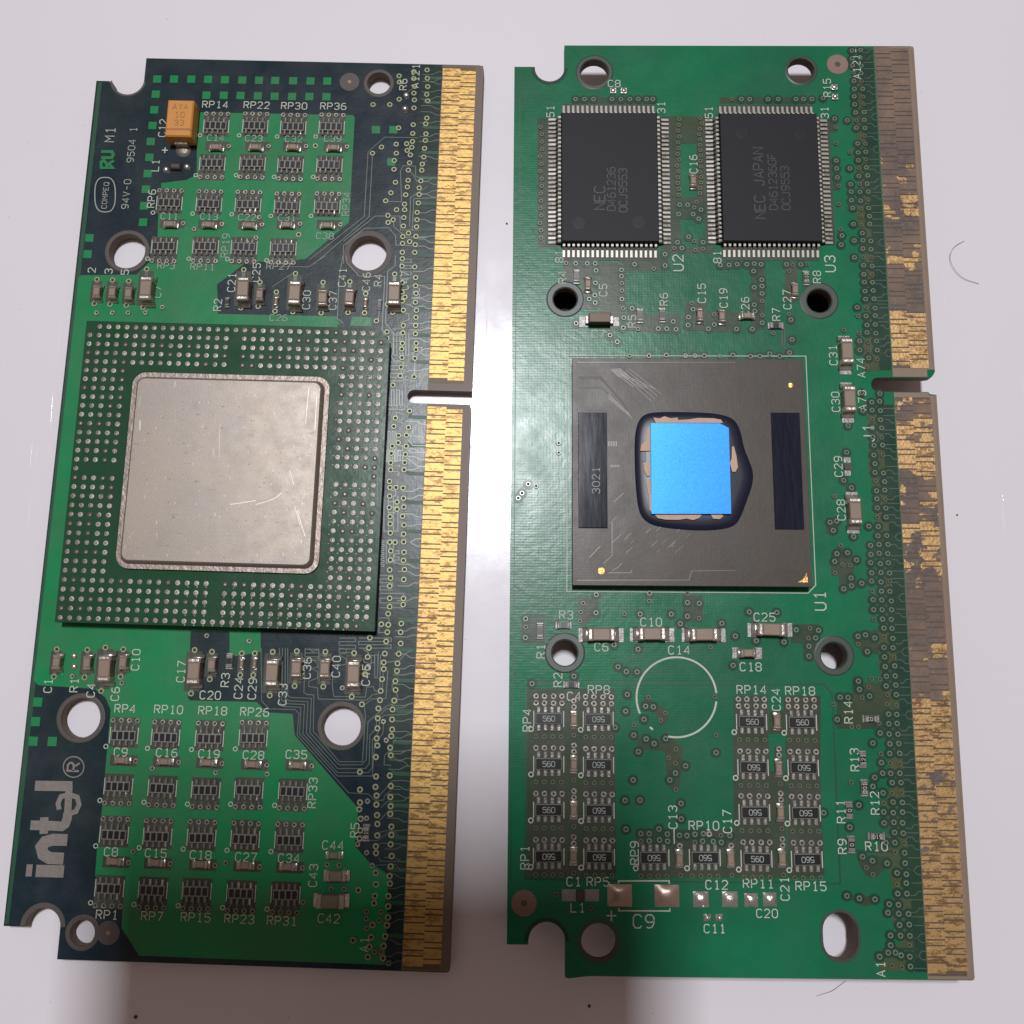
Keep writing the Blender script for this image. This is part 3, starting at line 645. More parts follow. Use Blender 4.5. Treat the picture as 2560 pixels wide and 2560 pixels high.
for j in range(33):
    for i in range(33):
        if 5 <= i <= 27 and 5 <= j <= 27: continue
        if (i == 16 and 0 < j < 32) or (j == 16 and 0 < i < 32): continue
        if j == 0 and i in (0, 32): continue
        if j == 32 and i == 32: continue
        r = random.random(); br = .30 + .35 * (i / 32)
        dots.append((colx(i), rowy(j), 0 if r < br else (1 if r < .88 else 2)))
dots.sort(key=lambda q: q[1])
for x, y, k in dots[:300]: obj('solder_dot', dotm[k], pkg, (x, y, HP + .0005), random.random() * 6)
b = MB()
for x, y, k in dots[300:]:
    b.lathe(x, y, [(.039, HP), (.034, HP + .010), (.021, HP + .011), (.015, HP + .004)], 10, k, 3, random.random())
obj('solder_dot', b.build('solder_dots', ['dotm', 'solder_d', 'ring', 'flange']), pkg, kind='stuff')
b = MB()                                           # short dog-bone traces leading into the dots
for q, (x, y, k) in enumerate(dots):
    if x > -.5 and k < 2:
        d = Vector((-x, -y)).normalized() * .062; d.x = -abs(d.x) if x > 0 else d.x
        b.lathe(x + d.x, y + (.02 if y > 0 else -.05), [(.016, HP + .0005), (.009, HP + .008)], 6, 0, 0)
obj('dogbone_stub', b.build('stubs', ['solder_d']), pkg, kind='stuff')

# ---- traces of the left board
def TR(c, L_, wd=.011, k=0):
    ZK[0] = (ZK[0] + 1) % 6; m_ = MB(); m_.ribbon(B.pp(c, L_), wd, .0045 + ZK[0] * .0003)
    obj('copper_trace', m_.build('copper_trace', ['trace']), B.root)
for L_ in ([(235, 0), (240, 425), (300, 490), (510, 495), (540, 530), (525, 700), (940, 1165), (1100, 1175), (1150, 1225), (1220, 1225), (1230, 1190), (1290, 1135), (1360, 1140)],
           [(385, 0), (380, 430), (410, 470), (555, 478), (545, 690), (850, 1030), (1130, 1030), (1150, 760), (1215, 690), (1220, 600)],
           [(408, 0), (402, 420), (440, 448), (585, 455), (572, 690), (850, 1003), (1100, 1003), (1130, 960), (1130, 740), (1180, 680), (1190, 570), (1230, 540), (1400, 535), (1470, 500)],
           [(430, 0), (428, 400), (460, 425), (612, 432), (600, 685), (850, 970), (1075, 970), (1105, 930), (1110, 700), (1160, 650), (1165, 570), (1240, 490), (1380, 480), (1450, 440)],
           [(450, 0), (450, 380), (470, 398), (640, 405), (628, 680), (860, 940), (1045, 940), (1080, 900), (1095, 595), (1240, 470), (1330, 440), (1330, 370), (1290, 330), (1290, 290), (1340, 255), (1480, 250)],
           [(590, 0), (580, 360), (605, 375), (660, 378), (655, 670), (865, 915), (1050, 915), (1075, 550), (1065, 460), (1130, 410), (1240, 405), (1255, 180)],
           [(690, 320), (695, 410), (1085, 420), (1135, 375), (1210, 365), (1220, 120), (1350, 100), (1390, 50), (1440, 20)],
           [(810, 230), (808, 300), (820, 390), (1075, 395), (1085, 315), (1140, 310), (1150, 345), (1190, 350), (1195, 60), (1250, 40)],
           [(620, 0), (650, 30), (700, 10), (700, 80), (640, 90), (690, 120), (690, 155), (640, 165), (690, 190), (690, 240), (620, 270), (620, 310), (690, 320)],
           [(860, 0), (920, 10), (920, 45), (860, 50), (920, 90), (920, 130), (860, 140)], [(1050, 0), (1100, 40), (1100, 80), (1060, 90), (1060, 110), (1120, 130), (1120, 60), (1150, 60), (1150, 240), (1170, 240), (1180, 30)],
           [(1190, 1185), (1290, 1070), (1360, 1065), (1440, 1075)], [(1200, 1285), (1250, 1235), (1380, 1230), (1430, 1195)], [(1180, 1400), (1260, 1310), (1360, 1310), (1420, 1325)],
           [(1180, 1485), (1240, 1470), (1340, 1470), (1420, 1460)], [(1105, 1550), (1170, 1550), (1270, 1480), (1310, 1480), (1350, 1520), (1420, 1522)],
           [(1165, 1600), (1200, 1570), (1330, 1575), (1410, 1588)], [(1180, 1680), (1200, 1715), (1400, 1720)], [(1130, 1750), (1320, 1740), (1350, 1785), (1400, 1785)],
           [(1245, 740), (1290, 675), (1400, 670), (1450, 690)], [(1300, 780), (1305, 745), (1450, 750)], [(1285, 865), (1340, 910), (1380, 910), (1420, 945)], [(1260, 1040), (1310, 1000), (1440, 1005)],
           [(1285, 945), (1225, 940), (1230, 860), (1270, 830), (1380, 830), (1450, 815)]):
    TR('H', L_)
for L_ in ([(1310, 805), (1010, 800), (860, 930), (825, 1510), (330, 1900)], [(900, 945), (870, 1510), (380, 1932)], [(1380, 1690), (1200, 1695), (1090, 1600), (1085, 1540)],
           [(1380, 1630), (1150, 1630), (1145, 1505), (925, 1505), (640, 1730)], [(1250, 1770), (1110, 1765), (1105, 1680), (1045, 1610), (830, 1615), (640, 1770), (640, 1932)],
           [(1020, 1375), (1160, 1378), (1150, 1100), (1175, 1055), (1285, 1060), (1285, 1150), (1330, 1165), (1480, 1165)], [(1390, 1240), (1240, 1340), (1230, 1600)], [(1480, 1340), (1270, 1350), (1255, 1630)],
           [(1205, 1085), (1260, 1130), (1300, 1200), (1390, 1200), (1440, 1160)], [(1390, 1010), (1330, 1040), (1325, 1120)], [(1210, 400), (1280, 350)], [(1370, 250), (1390, 300), (1440, 310), (1510, 270)]):
    TR('B', L_)
for L_ in ([(0, 95), (330, 100), (480, 0)], [(0, 280), (210, 140)], [(635, 0), (600, 200), (585, 560), (640, 605)], [(665, 0), (670, 60), (780, 180), (1010, 185), (985, 660), (1060, 780)],
           [(1105, 0), (1100, 90), (1035, 140), (1015, 600), (1085, 690), (1085, 860), (1070, 900), (1090, 940), (1190, 930)], [(1160, 360), (1150, 500), (1225, 520), (1225, 570), (1150, 600)],
           [(1190, 430), (1240, 440), (1260, 460), (1350, 450), (1390, 470), (1440, 470)], [(1250, 810), (1340, 820), (1340, 850), (1290, 860), (1250, 870), (1280, 920), (1275, 1120), (1240, 1120)],
           [(960, 490), (955, 570)], [(1035, 1380), (1040, 1370), (1190, 1375)], [(1140, 1605), (1330, 1615), (1360, 1640)], [(1215, 1645), (1260, 1695), (1380, 1698)], [(1200, 1720), (1240, 1758), (1380, 1762)], [(1200, 1800), (1300, 1880), (1380, 1885)]):
    TR('D', L_)
def serp(c, x0, y0, x1, y1, n, vert=True):
    L_ = []
    for i in range(n):
        t_ = i / (n - 1)
        if vert: x = x0 + (x1 - x0) * t_; L_ += [(x, y0), (x, y1)] if i % 2 == 0 else [(x, y1), (x, y0)]
        else: y = y0 + (y1 - y0) * t_; L_ += [(x0, y), (x1, y)] if i % 2 == 0 else [(x1, y), (x0, y)]
    TR(c, L_)
serp('D', 1090, 690, 1225, 890, 6); serp('D', 1150, 30, 1245, 200, 7, False); serp('D', 1045, 1200, 1165, 1340, 6); serp('D', 1022, 1570, 1110, 1840, 6); serp('D', 1130, 1700, 1170, 1830, 4, False)
serp('D', 1265, 290, 1320, 370, 4, False); serp('D', 1060, 950, 1180, 1120, 6, False); serp('F', 1150, 20, 1290, 120, 7); serp('F', 1185, 380, 1250, 580, 5, False); serp('F', 1145, 430, 1270, 745, 4)
serp('F', 1120, 830, 1145, 1060, 14, False); serp('F', 1165, 820, 1230, 1030, 3); serp('F', 1110, 1140, 1225, 1270, 5, False); serp('F', 1110, 1300, 1320, 1430, 4, False); serp('F', 1100, 1520, 1190, 1650, 3, False)
serp('F', 920, 1700, 1210, 1790, 4, False); serp('F', 745, 1700, 890, 1830, 5, False); serp('F', 440, 1800, 560, 1900, 4, False); serp('F', 1240, 920, 1280, 1030, 5, False); serp('F', 1030, 1850, 1090, 1920, 3)
# contact escapes and their vias
for k in range(1, 122):
    y = LY[k]
    if k in (73, 74) : continue
    if k % 4 == 0: B.tr.ribbon([(u0 + .02, y), (u0 - .20, y), (u0 - .26, y + .02)], .052, .0050, k=1)
    elif random.random() < .8:
        dy = random.choice((-.05, .05, .04, -.03)); B.tr.ribbon([(u0 + .02, y), (u0 - .06, y), (u0 - .10 - abs(dy), y + dy), (u0 - .30, y + dy)], .012, .0049)
j = 0; y = v1 + .05
while y < v121 + .05:
    if not (v73 + .02 < y < v74 - .12):
        sh = .04 * math.sin(y * 1.7)
        for xo, pr in ((-.235, .9), (-.43, .93), (-.66, .32)):
            if random.random() < pr: B.vias.append((u0 + xo - sh - random.uniform(0, .02), y + random.uniform(-.025, .025) + (.05 if xo < -.6 else 0), 'b', .006))
    y += .129
for c, L_ in (('B', ((1205, 860), (1265, 890), (1210, 920), (980, 890), (900, 945), (1105, 1205), (1222, 1180), (1018, 1370), (1115, 1450), (1085, 1540), (1200, 1085), (905, 510), (1055, 510), (1275, 540), (1280, 420), (1215, 1590), (1222, 1660), (1232, 1735))),
              ('D', ((1190, 370), (1190, 430), (935, 583), (1083, 1157), (1132, 1607), (1130, 1672))), ('F', ((1253, 355), (1262, 485), (1262, 550), (1245, 845), (1232, 1090), (1297, 1210), (1197, 1420), (1195, 1497), (1122, 1577), (1185, 1870), (1252, 1820))),
              ('H', ((1258, 72), (1260, 165), (1190, 463), (1220, 592), (890, 322), (1243, 742), (1190, 1185), (1092, 1232), (1198, 1285), (1178, 1400), (1178, 1485), (1012, 1578), (1085, 1647), (1165, 1600), (1180, 1680), (1130, 1750), (1085, 1370), (1135, 1880))),
              ('J', ((1007, 705), (995, 810), (955, 960), (952, 1020), (955, 1105), (1080, 962), (1062, 1035), (1075, 1162), (1022, 1308), (1082, 1308), (1145, 1405), (408, 880))),
              ('G', ((458, 262), (587, 228), (697, 275), (833, 372), (985, 280), (1230, 968), (1740, 1003), (1075, 1637), (1820, 1728))), ('H', ((285, 1015),)), ('A', ((1165, 1622), (1750, 1518), (1720, 1700))), ('B', ((390, 878), (655, 890), (240, 1672))),
              ('C', ((1027, 462), (875, 510), (720, 510), (580, 510), (440, 510), (908, 110), (750, 195), (612, 195), (470, 200))), ('E', ((1875, 1725), (1495, 1680)))):
    for x, y in L_: via(B, c, x, y, 'b' if c in 'BDF' else 's')

# ---- lettering of the left board
for c, s_, x, y in (('A', 'RP14', 1355, 510), ('A', 'RP22', 1725, 515), ('B', 'RP30', 200, 522), ('B', 'RP36', 550, 525), ('G', 'RP4', 1010, 488), ('G', 'RP10', 1360, 495), ('G', 'RP18', 1715, 505), ('H', 'RP26', 185, 515),
                    ('G', 'C9', 975, 838), ('G', 'C16', 1345, 842), ('G', 'C19', 1685, 852), ('H', 'C28', 175, 862), ('H', 'C35', 520, 857), ('G', 'C8', 897, 1640), ('G', 'C15', 1257, 1650), ('G', 'C18', 1618, 1665),
                    ('H', 'C27', 115, 1682), ('H', 'C34', 460, 1692), ('H', 'C44', 815, 1587), ('I', 'RP1', 925, 988), ('I', 'RP7', 1315, 1000), ('I', 'RP15', 1690, 1010), ('J', 'RP31', 225, 1040), ('J', 'C42', 630, 1020), ('G', 'C20', 1695, 380)):
    B.txt(c, s_, x, y)
B.txt(None, 'RP23', 599, 2297)
for c, s_, x, y in (('A', 'C14', 1360, 808), ('A', 'C23', 1700, 812), ('B', 'C32', 195, 818), ('B', 'C39', 545, 815), ('A', 'C11', 945, 1508), ('A', 'C13', 1300, 1512), ('A', 'C22', 1640, 1517), ('B', 'C31', 135, 1522), ('B', 'C38', 475, 1685), ('C', 'RP3', 1060, 90), ('C', 'RP11', 1385, 100), ('D', 'RP27', 60, 95), ('D', 'C26', 60, 555)):
    B.txt(c, s_, x, y, 0, 18, k=1)
for c, s_, x, y in (('A', 'RP6', 785, 1350), ('A', 'C12', 885, 720), ('A', 'L1', 820, 1055), ('C', 'R2', 1520, 440), ('C', 'C21', 1645, 240), ('C', 'C25', 1865, 150), ('D', 'C30', 310, 395), ('D', 'C37', 545, 400), ('D', 'C41', 630, 195), ('D', 'C46', 845, 235), ('D', 'R4', 950, 220), ('D', 'C47', 1190, 225),
                    ('B', 'R6', 1175, 330), ('B', 'A121', 1285, 255), ('D', 'A74', 1190, 1035), ('D', 'A73', 1150, 1420), ('D', 'J1', 1105, 1915), ('C', '2', 395, 130), ('C', '3', 545, 140), ('C', '5', 690, 148),
                    ('G', 'C1', 390, 305), ('G', 'R1', 600, 300), ('G', 'C4', 735, 342), ('G', 'C6', 930, 370), ('G', 'C10', 1095, 95), ('G', 'C17', 1460, 190), ('G', 'R3', 1815, 258), ('H', 'C24', 55, 322), ('H', 'C29', 165, 327), ('H', 'C33', 410, 375), ('H', 'C36', 605, 162), ('H', 'C40', 840, 150), ('H', 'C45', 1080, 218),
                    ('H', 'RP33', 650, 1165), ('H', 'C43', 655, 1830), ('H', 'R5', 990, 1465), ('J', 'A1', 935, 1245)):
    B.txt(c, s_, x, y, 90)
for c, s_, x, y in (('A', 'RP19', 1445, 1770), ('B', 'RP34', 665, 1400), ('C', 'C7', 985, 325), ('A', '94V-0', 560, 1310), ('A', '9504 1', 610, 870)): B.txt(c, s_, x, y, 90, 19, k=1)
B.txt('A', '+', 905, 918, 0, 26); B.txt('A', 'M1', 415, 780, 90, 26, k=1); B.txt('D', 'U1', 1128, 700, 90, 26, k=1)
B.txt('A', 'COMPEQ', 372, 1322, 90, 14, k=1)
ov = []
for q in range(28):
    t_ = 2 * math.pi * q / 28; ov.append((370 + 92 * math.copysign(abs(math.cos(t_)) ** .7, math.cos(t_)), 1315 + 155 * math.copysign(abs(math.sin(t_)) ** .75, math.sin(t_))))
B.silk.ribbon(B.pp('A', ov), .016, .0095, closed=True, k=1)
# recognised-component mark: mirrored R joined to U, bare copper
mk = MB()
mk.ribbon(B.pp('A', [(335, 1075), (335, 1020), (360, 1010), (385, 1040), (385, 1075)]), .045, .009); mk.ribbon(B.pp('A', [(325, 1075), (440, 1075), (400, 1040), (450, 1010)]), .045, .0095)
mk.ribbon(B.pp('A', [(335, 930), (430, 930), (445, 960), (430, 985), (335, 985)]), .05, .0100)
obj('approval_mark', mk.build('approval_mark', ['pour']), B.root)
# maker's lettering etched in bare tinned copper, reading upwards
lg = MB(); w_ = .158
lg.ribbon(B.pp('G', [(292, 1793), (517, 1798)]), w_, .008); lg.ribbon(B.pp('G', [(213, 1788), (262, 1790)]), w_, .008)
lg.ribbon(B.pp('G', [(545, 1545), (430, 1542), (365, 1560), (335, 1600), (350, 1660), (400, 1690), (515, 1695)]), w_ * .98, .0084)
lg.ribbon(B.pp('G', [(248, 1425), (420, 1430), (500, 1435), (528, 1415), (545, 1370), (548, 1325)]), w_ * .8, .0088)
lg.ribbon(B.pp('G', [(360, 1362), (355, 1495)]), w_ * .72, .0092)
lg.ribbon(B.pp('G', [(480, 1300), (470, 1250), (495, 1195), (560, 1180), (625, 1200), (640, 1260), (615, 1315), (570, 1330)]), w_ * .42, .0096)
lg.ribbon(B.pp('G', [(548, 1330), (560, 1100)]), w_ * .62, .0100)
lg.ribbon(B.pp('G', [(285, 1108), (585, 1112)]), w_ * .85, .0104)
lg.ribbon(B.pp('G', [(595 + 83 * math.cos(t_ * math.pi / 14), 957 + 83 * math.sin(t_ * math.pi / 14)) for t_ in range(28)]), .017, .008, closed=True)
a = B.p('G', 595, 957); text(lg, 'R', a[0], a[1], .16, 90, .008, .028)
obj('maker_logo', lg.build('maker_logo', ['logo'] if 'logo' in MT else ['solder_g']), B.root)
def finish(B):
    B.keep = [(h_[0], h_[1], (h_[3] + .045) ** 2) for h_ in holes]
    place_vias(B)
    obj('copper_trace', B.tr.build('copper_traces', ['trace', 'green_rim']), B.root, kind='stuff')
finish(B)
# underside components the board rests on
b = MB(); b.box(0, 0, 0, 1.4, .7, .032, .01); U1_ = b.build('underside_chip', ['chip'])
for x, y in ((1.2, -1.9), (4.2, -1.9), (1.2, -11.5), (4.0, -11.5)): obj('underside_chip', U1_, B.root, (x, y, -.190))

# ================================================================== RIGHT BOARD
B = BR
tl = B.p(None, 1287, 167); tstep = B.p(None, 1410, 112); tr_ = B.p(None, 2284, 117); br_ = B.p(None, 2437, 2447); bstep = B.p(None, 1406, 2444); bl_ = B.p(None, 1266, 2361)
xr = (tr_[0] + br_[0]) / 2; xl = (tl[0] + bl_[0]) / 2; ytop = (tstep[1] + tr_[1]) / 2; ybot = (bstep[1] + br_[1]) / 2
sc1 = B.p(None, 1374, 170); r1 = .222; sc2 = B.p(None, 1367, 2353); r2 = .238
nyR = B.p('N', 1300, 1165)[1]; nkx = B.p('N', 1022, 1160)[0]; nkr = .105; kslot = B.p('N', 1480, 1160)[0]
outer = [(xl, tl[1]), (sc1[0] - r1, tl[1])] + arc(sc1[0], sc1[1], r1, 180, 360, 14)[1:] + [(sc1[0] + r1, ytop), (xr - .04, ytop), (xr, ytop - .04),
        (xr, nyR + nkr + .09), (xr - .02, nyR + nkr + .05), (kslot + .06, nyR + nkr + .01), (kslot, nyR + nkr)] + [(nkx + nkr, nyR + nkr)] + arc(nkx + nkr, nyR, nkr, 90, 270, 10)[1:-1] + \
        [(nkx + nkr, nyR - nkr), (kslot, nyR - nkr), (kslot + .02, nyR - nkr - .03), (xr, nyR - nkr - .04), (xr, ybot + .03), (xr - .03, ybot), (sc2[0] + r2 + .3, ybot), (sc2[0] + r2 + .05, ybot - .03), (sc2[0] + r2, ybot - .02)] + \
        arc(sc2[0], sc2[1], r2, 0, 180, 14) + [(sc2[0] - r2, bl_[1]), (xl, bl_[1])]
HR = [(1486, 181, 35, 44), (2003, 176, 33, 38), (1413, 748, 30, 44), (2048, 752, 31, 45), (1412, 1632, 32, 47), (2085, 1639, 33, 47), (1497, 2354, 44, 50)]
holes = []
for x, y, ra, rr in HR:
    a = B.p(None, x, y); s_ = abs(B.p(None, x + 50, y)[0] - a[0]) / 50; holes.append((a[0], a[1], ra * s_, rr * s_))
hv = B.p(None, 2101, 2340)
ovl = arc(hv[0], hv[1] + .07, .225, 0, 180, 12) + arc(hv[0], hv[1] - .07, .225, 180, 360, 12)
slab(B, [outer] + [circ(h[0], h[1], h[2]) for h in holes] + [ovl], ['green', 'lam_edge'])
rings = MB()
for h in holes:
    rings = MB(); rings.lathe(h[0], h[1], [(h[3] + .02, .002), (h[3], .008), (h[2] + .015, .008), (h[2] + .001, .001)], 36); obj('hole_ring', rings.build('hole_ring', ['ringr']), B.root)
rings = MB()
rings.poly([arc(hv[0], hv[1] + .07, .262, 0, 180, 12) + arc(hv[0], hv[1] - .07, .262, 180, 360, 12), ovl], .005)
obj('hole_ring', rings.build('hole_rings', ['ringr']), B.root)
for q in (arc(sc1[0], sc1[1], r1 + .05, 180, 360, 14) + list(reversed(arc(sc1[0], sc1[1], r1 + .002, 180, 360, 14))), arc(sc2[0], sc2[1], r2 + .05, 0, 180, 14) + list(reversed(arc(sc2[0], sc2[1], r2 + .002, 0, 180, 14)))):
    mb = MB(); mb.poly([q], .004); obj('slot_rim', mb.build('slot_rim', ['green_dk']), B.root)
u0 = sum(q[0] for q in (B.p(None, 2183, 150), B.p(None, 2316, 2400), B.p('N', 1200, 900), B.p('P', 1310, 1400))) / 4
um = sum(q[0] for q in (B.p(None, 2363, 2400), B.p('N', 1340, 900), B.p('P', 1440, 1175))) / 3
u1 = sum(q[0] for q in (B.p(None, 2273, 150), B.p(None, 2417, 2400), B.p('N', 1475, 900))) / 3
mb = MB()
for a, b_ in ((ytop - .01, nyR + nkr + .12), (nyR - nkr - .05, ybot + .01)): mb.poly([[(u0, b_), (xr - .008, b_), (xr - .008, a), (u0, a)]], .003)
for a, b_ in ((nyR + nkr + .12, nyR + nkr + .012), (nyR - nkr - .01, nyR - nkr - .05)): mb.poly([[(u0, b_), (kslot, b_), (kslot, a), (u0, a)]], .003)
obj('bare_edge_strip', mb.build('edge_strip', ['lam_light']), B.root)
mb = MB()
for a, b_ in ((ytop - .06, nyR + nkr + .12), (nyR - nkr - .06, ybot + .05)):
    mb.add([(u1 + .05, b_, .0045), (xr - .002, b_, .0005), (xr - .002, a, .0005), (u1 + .05, a, .0045)], [(0, 1, 2, 3)])
obj('bevelled_edge', mb.build('bevel_strip', ['lam_light']), B.root)
for a, b_ in ((ytop - .05, nyR + nkr + .14), (nyR - nkr - .08, ybot + .05)):
    mb = MB(); mb.poly([[(u0 + .006, b_), (u1 - .01, b_), (u1 - .01, a), (u0 + .006, a)]], .0034); obj('contact_bed', mb.build('contact_bed', ['bed_r']), B.root)
cin, cout = contact_mesh(True, u0 + .005, um, u1, 'goldw'), contact_mesh(False, u0 + .005, um, u1, 'goldw')
v73, v1, v74 = B.p('N', 1290, 1300)[1], B.p('U', 1395, 1395)[1], B.p('N', 1420, 1000)[1]; v121 = v74 + (v73 - v1) / 72 * 47
WE = [(0, 190, .80), (190, 206, .5), (206, 250, .8), (250, 275, .50), (275, 415, .82), (415, 470, .56), (470, 590, .52), (590, 640, .62), (640, 700, .50), (700, 782, .80), (782, 910, .34), (910, 940, .56), (940, 1030, .47), (1030, 1050, .70),
      (1050, 1190, .40), (1190, 1225, .62), (1225, 1320, .52), (1320, 1380, .40), (1380, 1495, .48), (1495, 1615, .84), (1615, 1690, .52), (1690, 1765, .78), (1765, 1960, .33), (1960, 2060, .44), (2060, 2130, .33), (2130, 2230, .43), (2230, 2460, .31)]
RY = {}
for k in range(1, 122):
    y = v1 + (v73 - v1) * (k - 1) / 72 if k <= 73 else v74 + (v121 - v74) * (k - 74) / 47
    RY[k] = y; py = 2421 + (1004 - 2421) * (k - 1) / 72 if k <= 73 else 911 + (145 - 911) * (k - 74) / 47
    wv = sum(next(q[2] for q in WE if q[0] <= max(0, min(2459, py + d_)) < q[1]) for d_ in (-22, -11, 0, 11, 22)) / 5 + random.uniform(-.05, .05)
    o = obj('edge_contact', cin if k % 2 else cout, B.root, (u0 + .005, y, 0)); o.color = (wv, 0, 0, 1)
# mask tones behind the contacts
pp = lambda L: [B.p(None, x, y) for x, y in L]
lft = [(2145, 122), (2130, 200), (2135, 240), (2125, 270), (2140, 300), (2142, 350), (2133, 380), (2133, 400), (2142, 420), (2137, 440), (2150, 470), (2150, 500), (2140, 520), (2140, 550), (2152, 580), (2155, 620), (2165, 720), (2172, 830), (2158, 860), (2158, 930), (2160, 1000), (2172, 1080),
       (2172, 1120), (2170, 1170), (2188, 1240), (2188, 1300), (2198, 1360), (2190, 1420), (2200, 1460), (2205, 1500), (2195, 1600), (2198, 1680), (2215, 1760), (2222, 1860), (2228, 1960), (2215, 2000), (2222, 2080), (2185, 2130), (2225, 2180), (2235, 2250), (2220, 2270), (2240, 2330), (2250, 2360), (2200, 2375), (2200, 2425)]
rgt = [(2183 + (2316 - 2183) * (y - 150) / 2250, y) for y in (2430, 2200, 1900, 1600, 1300, 1012)]
rgt2 = [(2183 + (2316 - 2183) * (y - 150) / 2250, y) for y in (925, 700, 400, 122)]
ia = next(i for i, q in enumerate(lft) if q[1] > 930)
for q, z_, m_ in ((lft[:ia] + rgt2, .0030, 'olive'), (lft[ia:] + rgt, .0030, 'olive'), ([(q[0] - 30, q[1]) for q in reversed(rgt2)] + rgt2, .0042, 'green_dk'), ([(q[0] - 30, q[1]) for q in reversed(rgt)] + rgt, .0042, 'green_dk')):
    mb = MB(); mb.poly([pp(q)], z_); obj('plane_clearance', mb.build('clearance_strip', [m_]), B.root)
# olive and dark windows elsewhere
def rct(c, x0_, y0_, x1_, y1_): return B.pp(c, [(x0_, y1_), (x1_, y1_), (x1_, y0_), (x0_, y0_)])
mb = MB(); zi = 0
for lp in (rct('Q', 250, 200, 960, 1720), rct('S', 45, 560, 320, 1720), rct('S', 480, 255, 745, 1720), rct('S', 330, 380, 470, 560), rct('S', 330, 860, 470, 1720),
           rct('K', 300, 740, 500, 1890), rct('K', 1400, 720, 1830, 960), rct('K', 1400, 960, 1580, 1900), rct('K', 1540, 1440, 1800, 1640), rct('K', 1720, 960, 1830, 1440), rct('L', 70, 550, 930, 600), rct('K', 600, 550, 1360, 600),
           rct('L', 1050, 740, 1120, 860), rct('L', 1080, 1110, 1145, 1380), rct('M', 470, 0, 760, 330), rct('M', 625, 330, 760, 560), rct('M', 770, 180, 980, 720), rct('M', 1000, 545, 1120, 730), rct('M', 1100, 600, 1420, 740), rct('M', 1460, 500, 1620, 730), rct('M', 1620, 580, 1900, 740),
           rct('N', 60, 180, 165, 720), rct('N', 330, 180, 430, 500), rct('M', 1280, 60, 1700, 110), rct('M', 920, 100, 1320, 250), rct('N', 0, 180, 150, 240),
           B.pp('P', [(740, 800), (860, 820), (900, 900), (880, 1000), (900, 1070), (960, 1110), (780, 1160), (760, 1030), (700, 1020), (700, 880)]), B.pp('P', [(380, 1420), (590, 1420), (600, 1500), (560, 1720), (480, 1710), (470, 1570), (380, 1570)]),
           B.pp('P', [(880, 1500), (1080, 1460), (1080, 1660), (960, 1640), (880, 1570)]), rct('P', 660, 570, 760, 690), rct('S', 1000, 150, 1280, 300), rct('S', 880, 240, 1300, 520), B.pp('S', [(1040, 1550), (1300, 1550), (1300, 1630), (1180, 1720), (1110, 1700), (1060, 1620)]),
           rct('Q', 1150, 1330, 1840, 1720), rct('S', -60, 1330, 60, 1720), B.pp('Q', [(1200, 260), (1380, 370), (1390, 440), (1330, 500), (1280, 400), (1180, 360)]), B.pp('Q', [(1130, 600), (1430, 600), (1500, 680), (1500, 780), (1480, 960), (1450, 1050), (1380, 960), (1360, 700), (1150, 690)]),
           B.pp('O', [(600, 1200), (760, 1200), (760, 1330), (640, 1440), (590, 1400)]), B.pp('O', [(1440, 1180), (1600, 1190), (1600, 1400), (1440, 1400)]), rct('O', 140, 1350, 330, 1570), B.pp('U', [(500, 690), (820, 690), (820, 760), (700, 800)]), rct('S', 930, 250, 1000, 300)):
    zi += 1; mb = MB(); mb.poly([lp], .0033 + .00012 * (zi % 12)); obj('plane_clearance', mb.build('olive_window', ['olive_dk']), B.root)
# corner/side dark line of the plane edge and the thin boundary line round the resistor bank
B.tr.ribbon(B.pp(None, [(1300, 180), (1300, 640), (1290, 700), (1285, 1500), (1276, 2200)]), .012, .0048, k=2)
B.tr.ribbon(B.pp('Q', [(520, 158), (280, 155), (245, 200), (235, 1730), (960, 1745), (2080, 1760)]), .016, .0051, k=2)
B.tr.ribbon(B.pp('Q', [(700, 155), (1900, 160)]) + B.pp('S', [(770, 160), (840, 240), (905, 1770), (300, 1755)]), .016, .0054, k=2)
for c, L_ in (('N', [(890, 612), (985, 515), (1150, 520)]), ('N', [(300, 700), (305, 850), (360, 900)]), ('N', [(325, 700), (325, 850)]), ('O', [(175, 1375), (390, 1380), (410, 1400), (450, 1400)]), ('O', [(330, 1400), (335, 1560), (400, 1560)]), ('S', [(1020, 1505), (1320, 1508)]), ('O', [(1360, 1480), (1410, 1400), (1500, 1460)]), ('P', [(40, 1320), (100, 1350), (60, 1410)]), ('U', [(860, 1240), (920, 1200), (1240, 1210)]), ('U', [(880, 1270), (1240, 1280)])):
    B.tr.ribbon(B.pp(c, L_), .03, .0052, k=2)
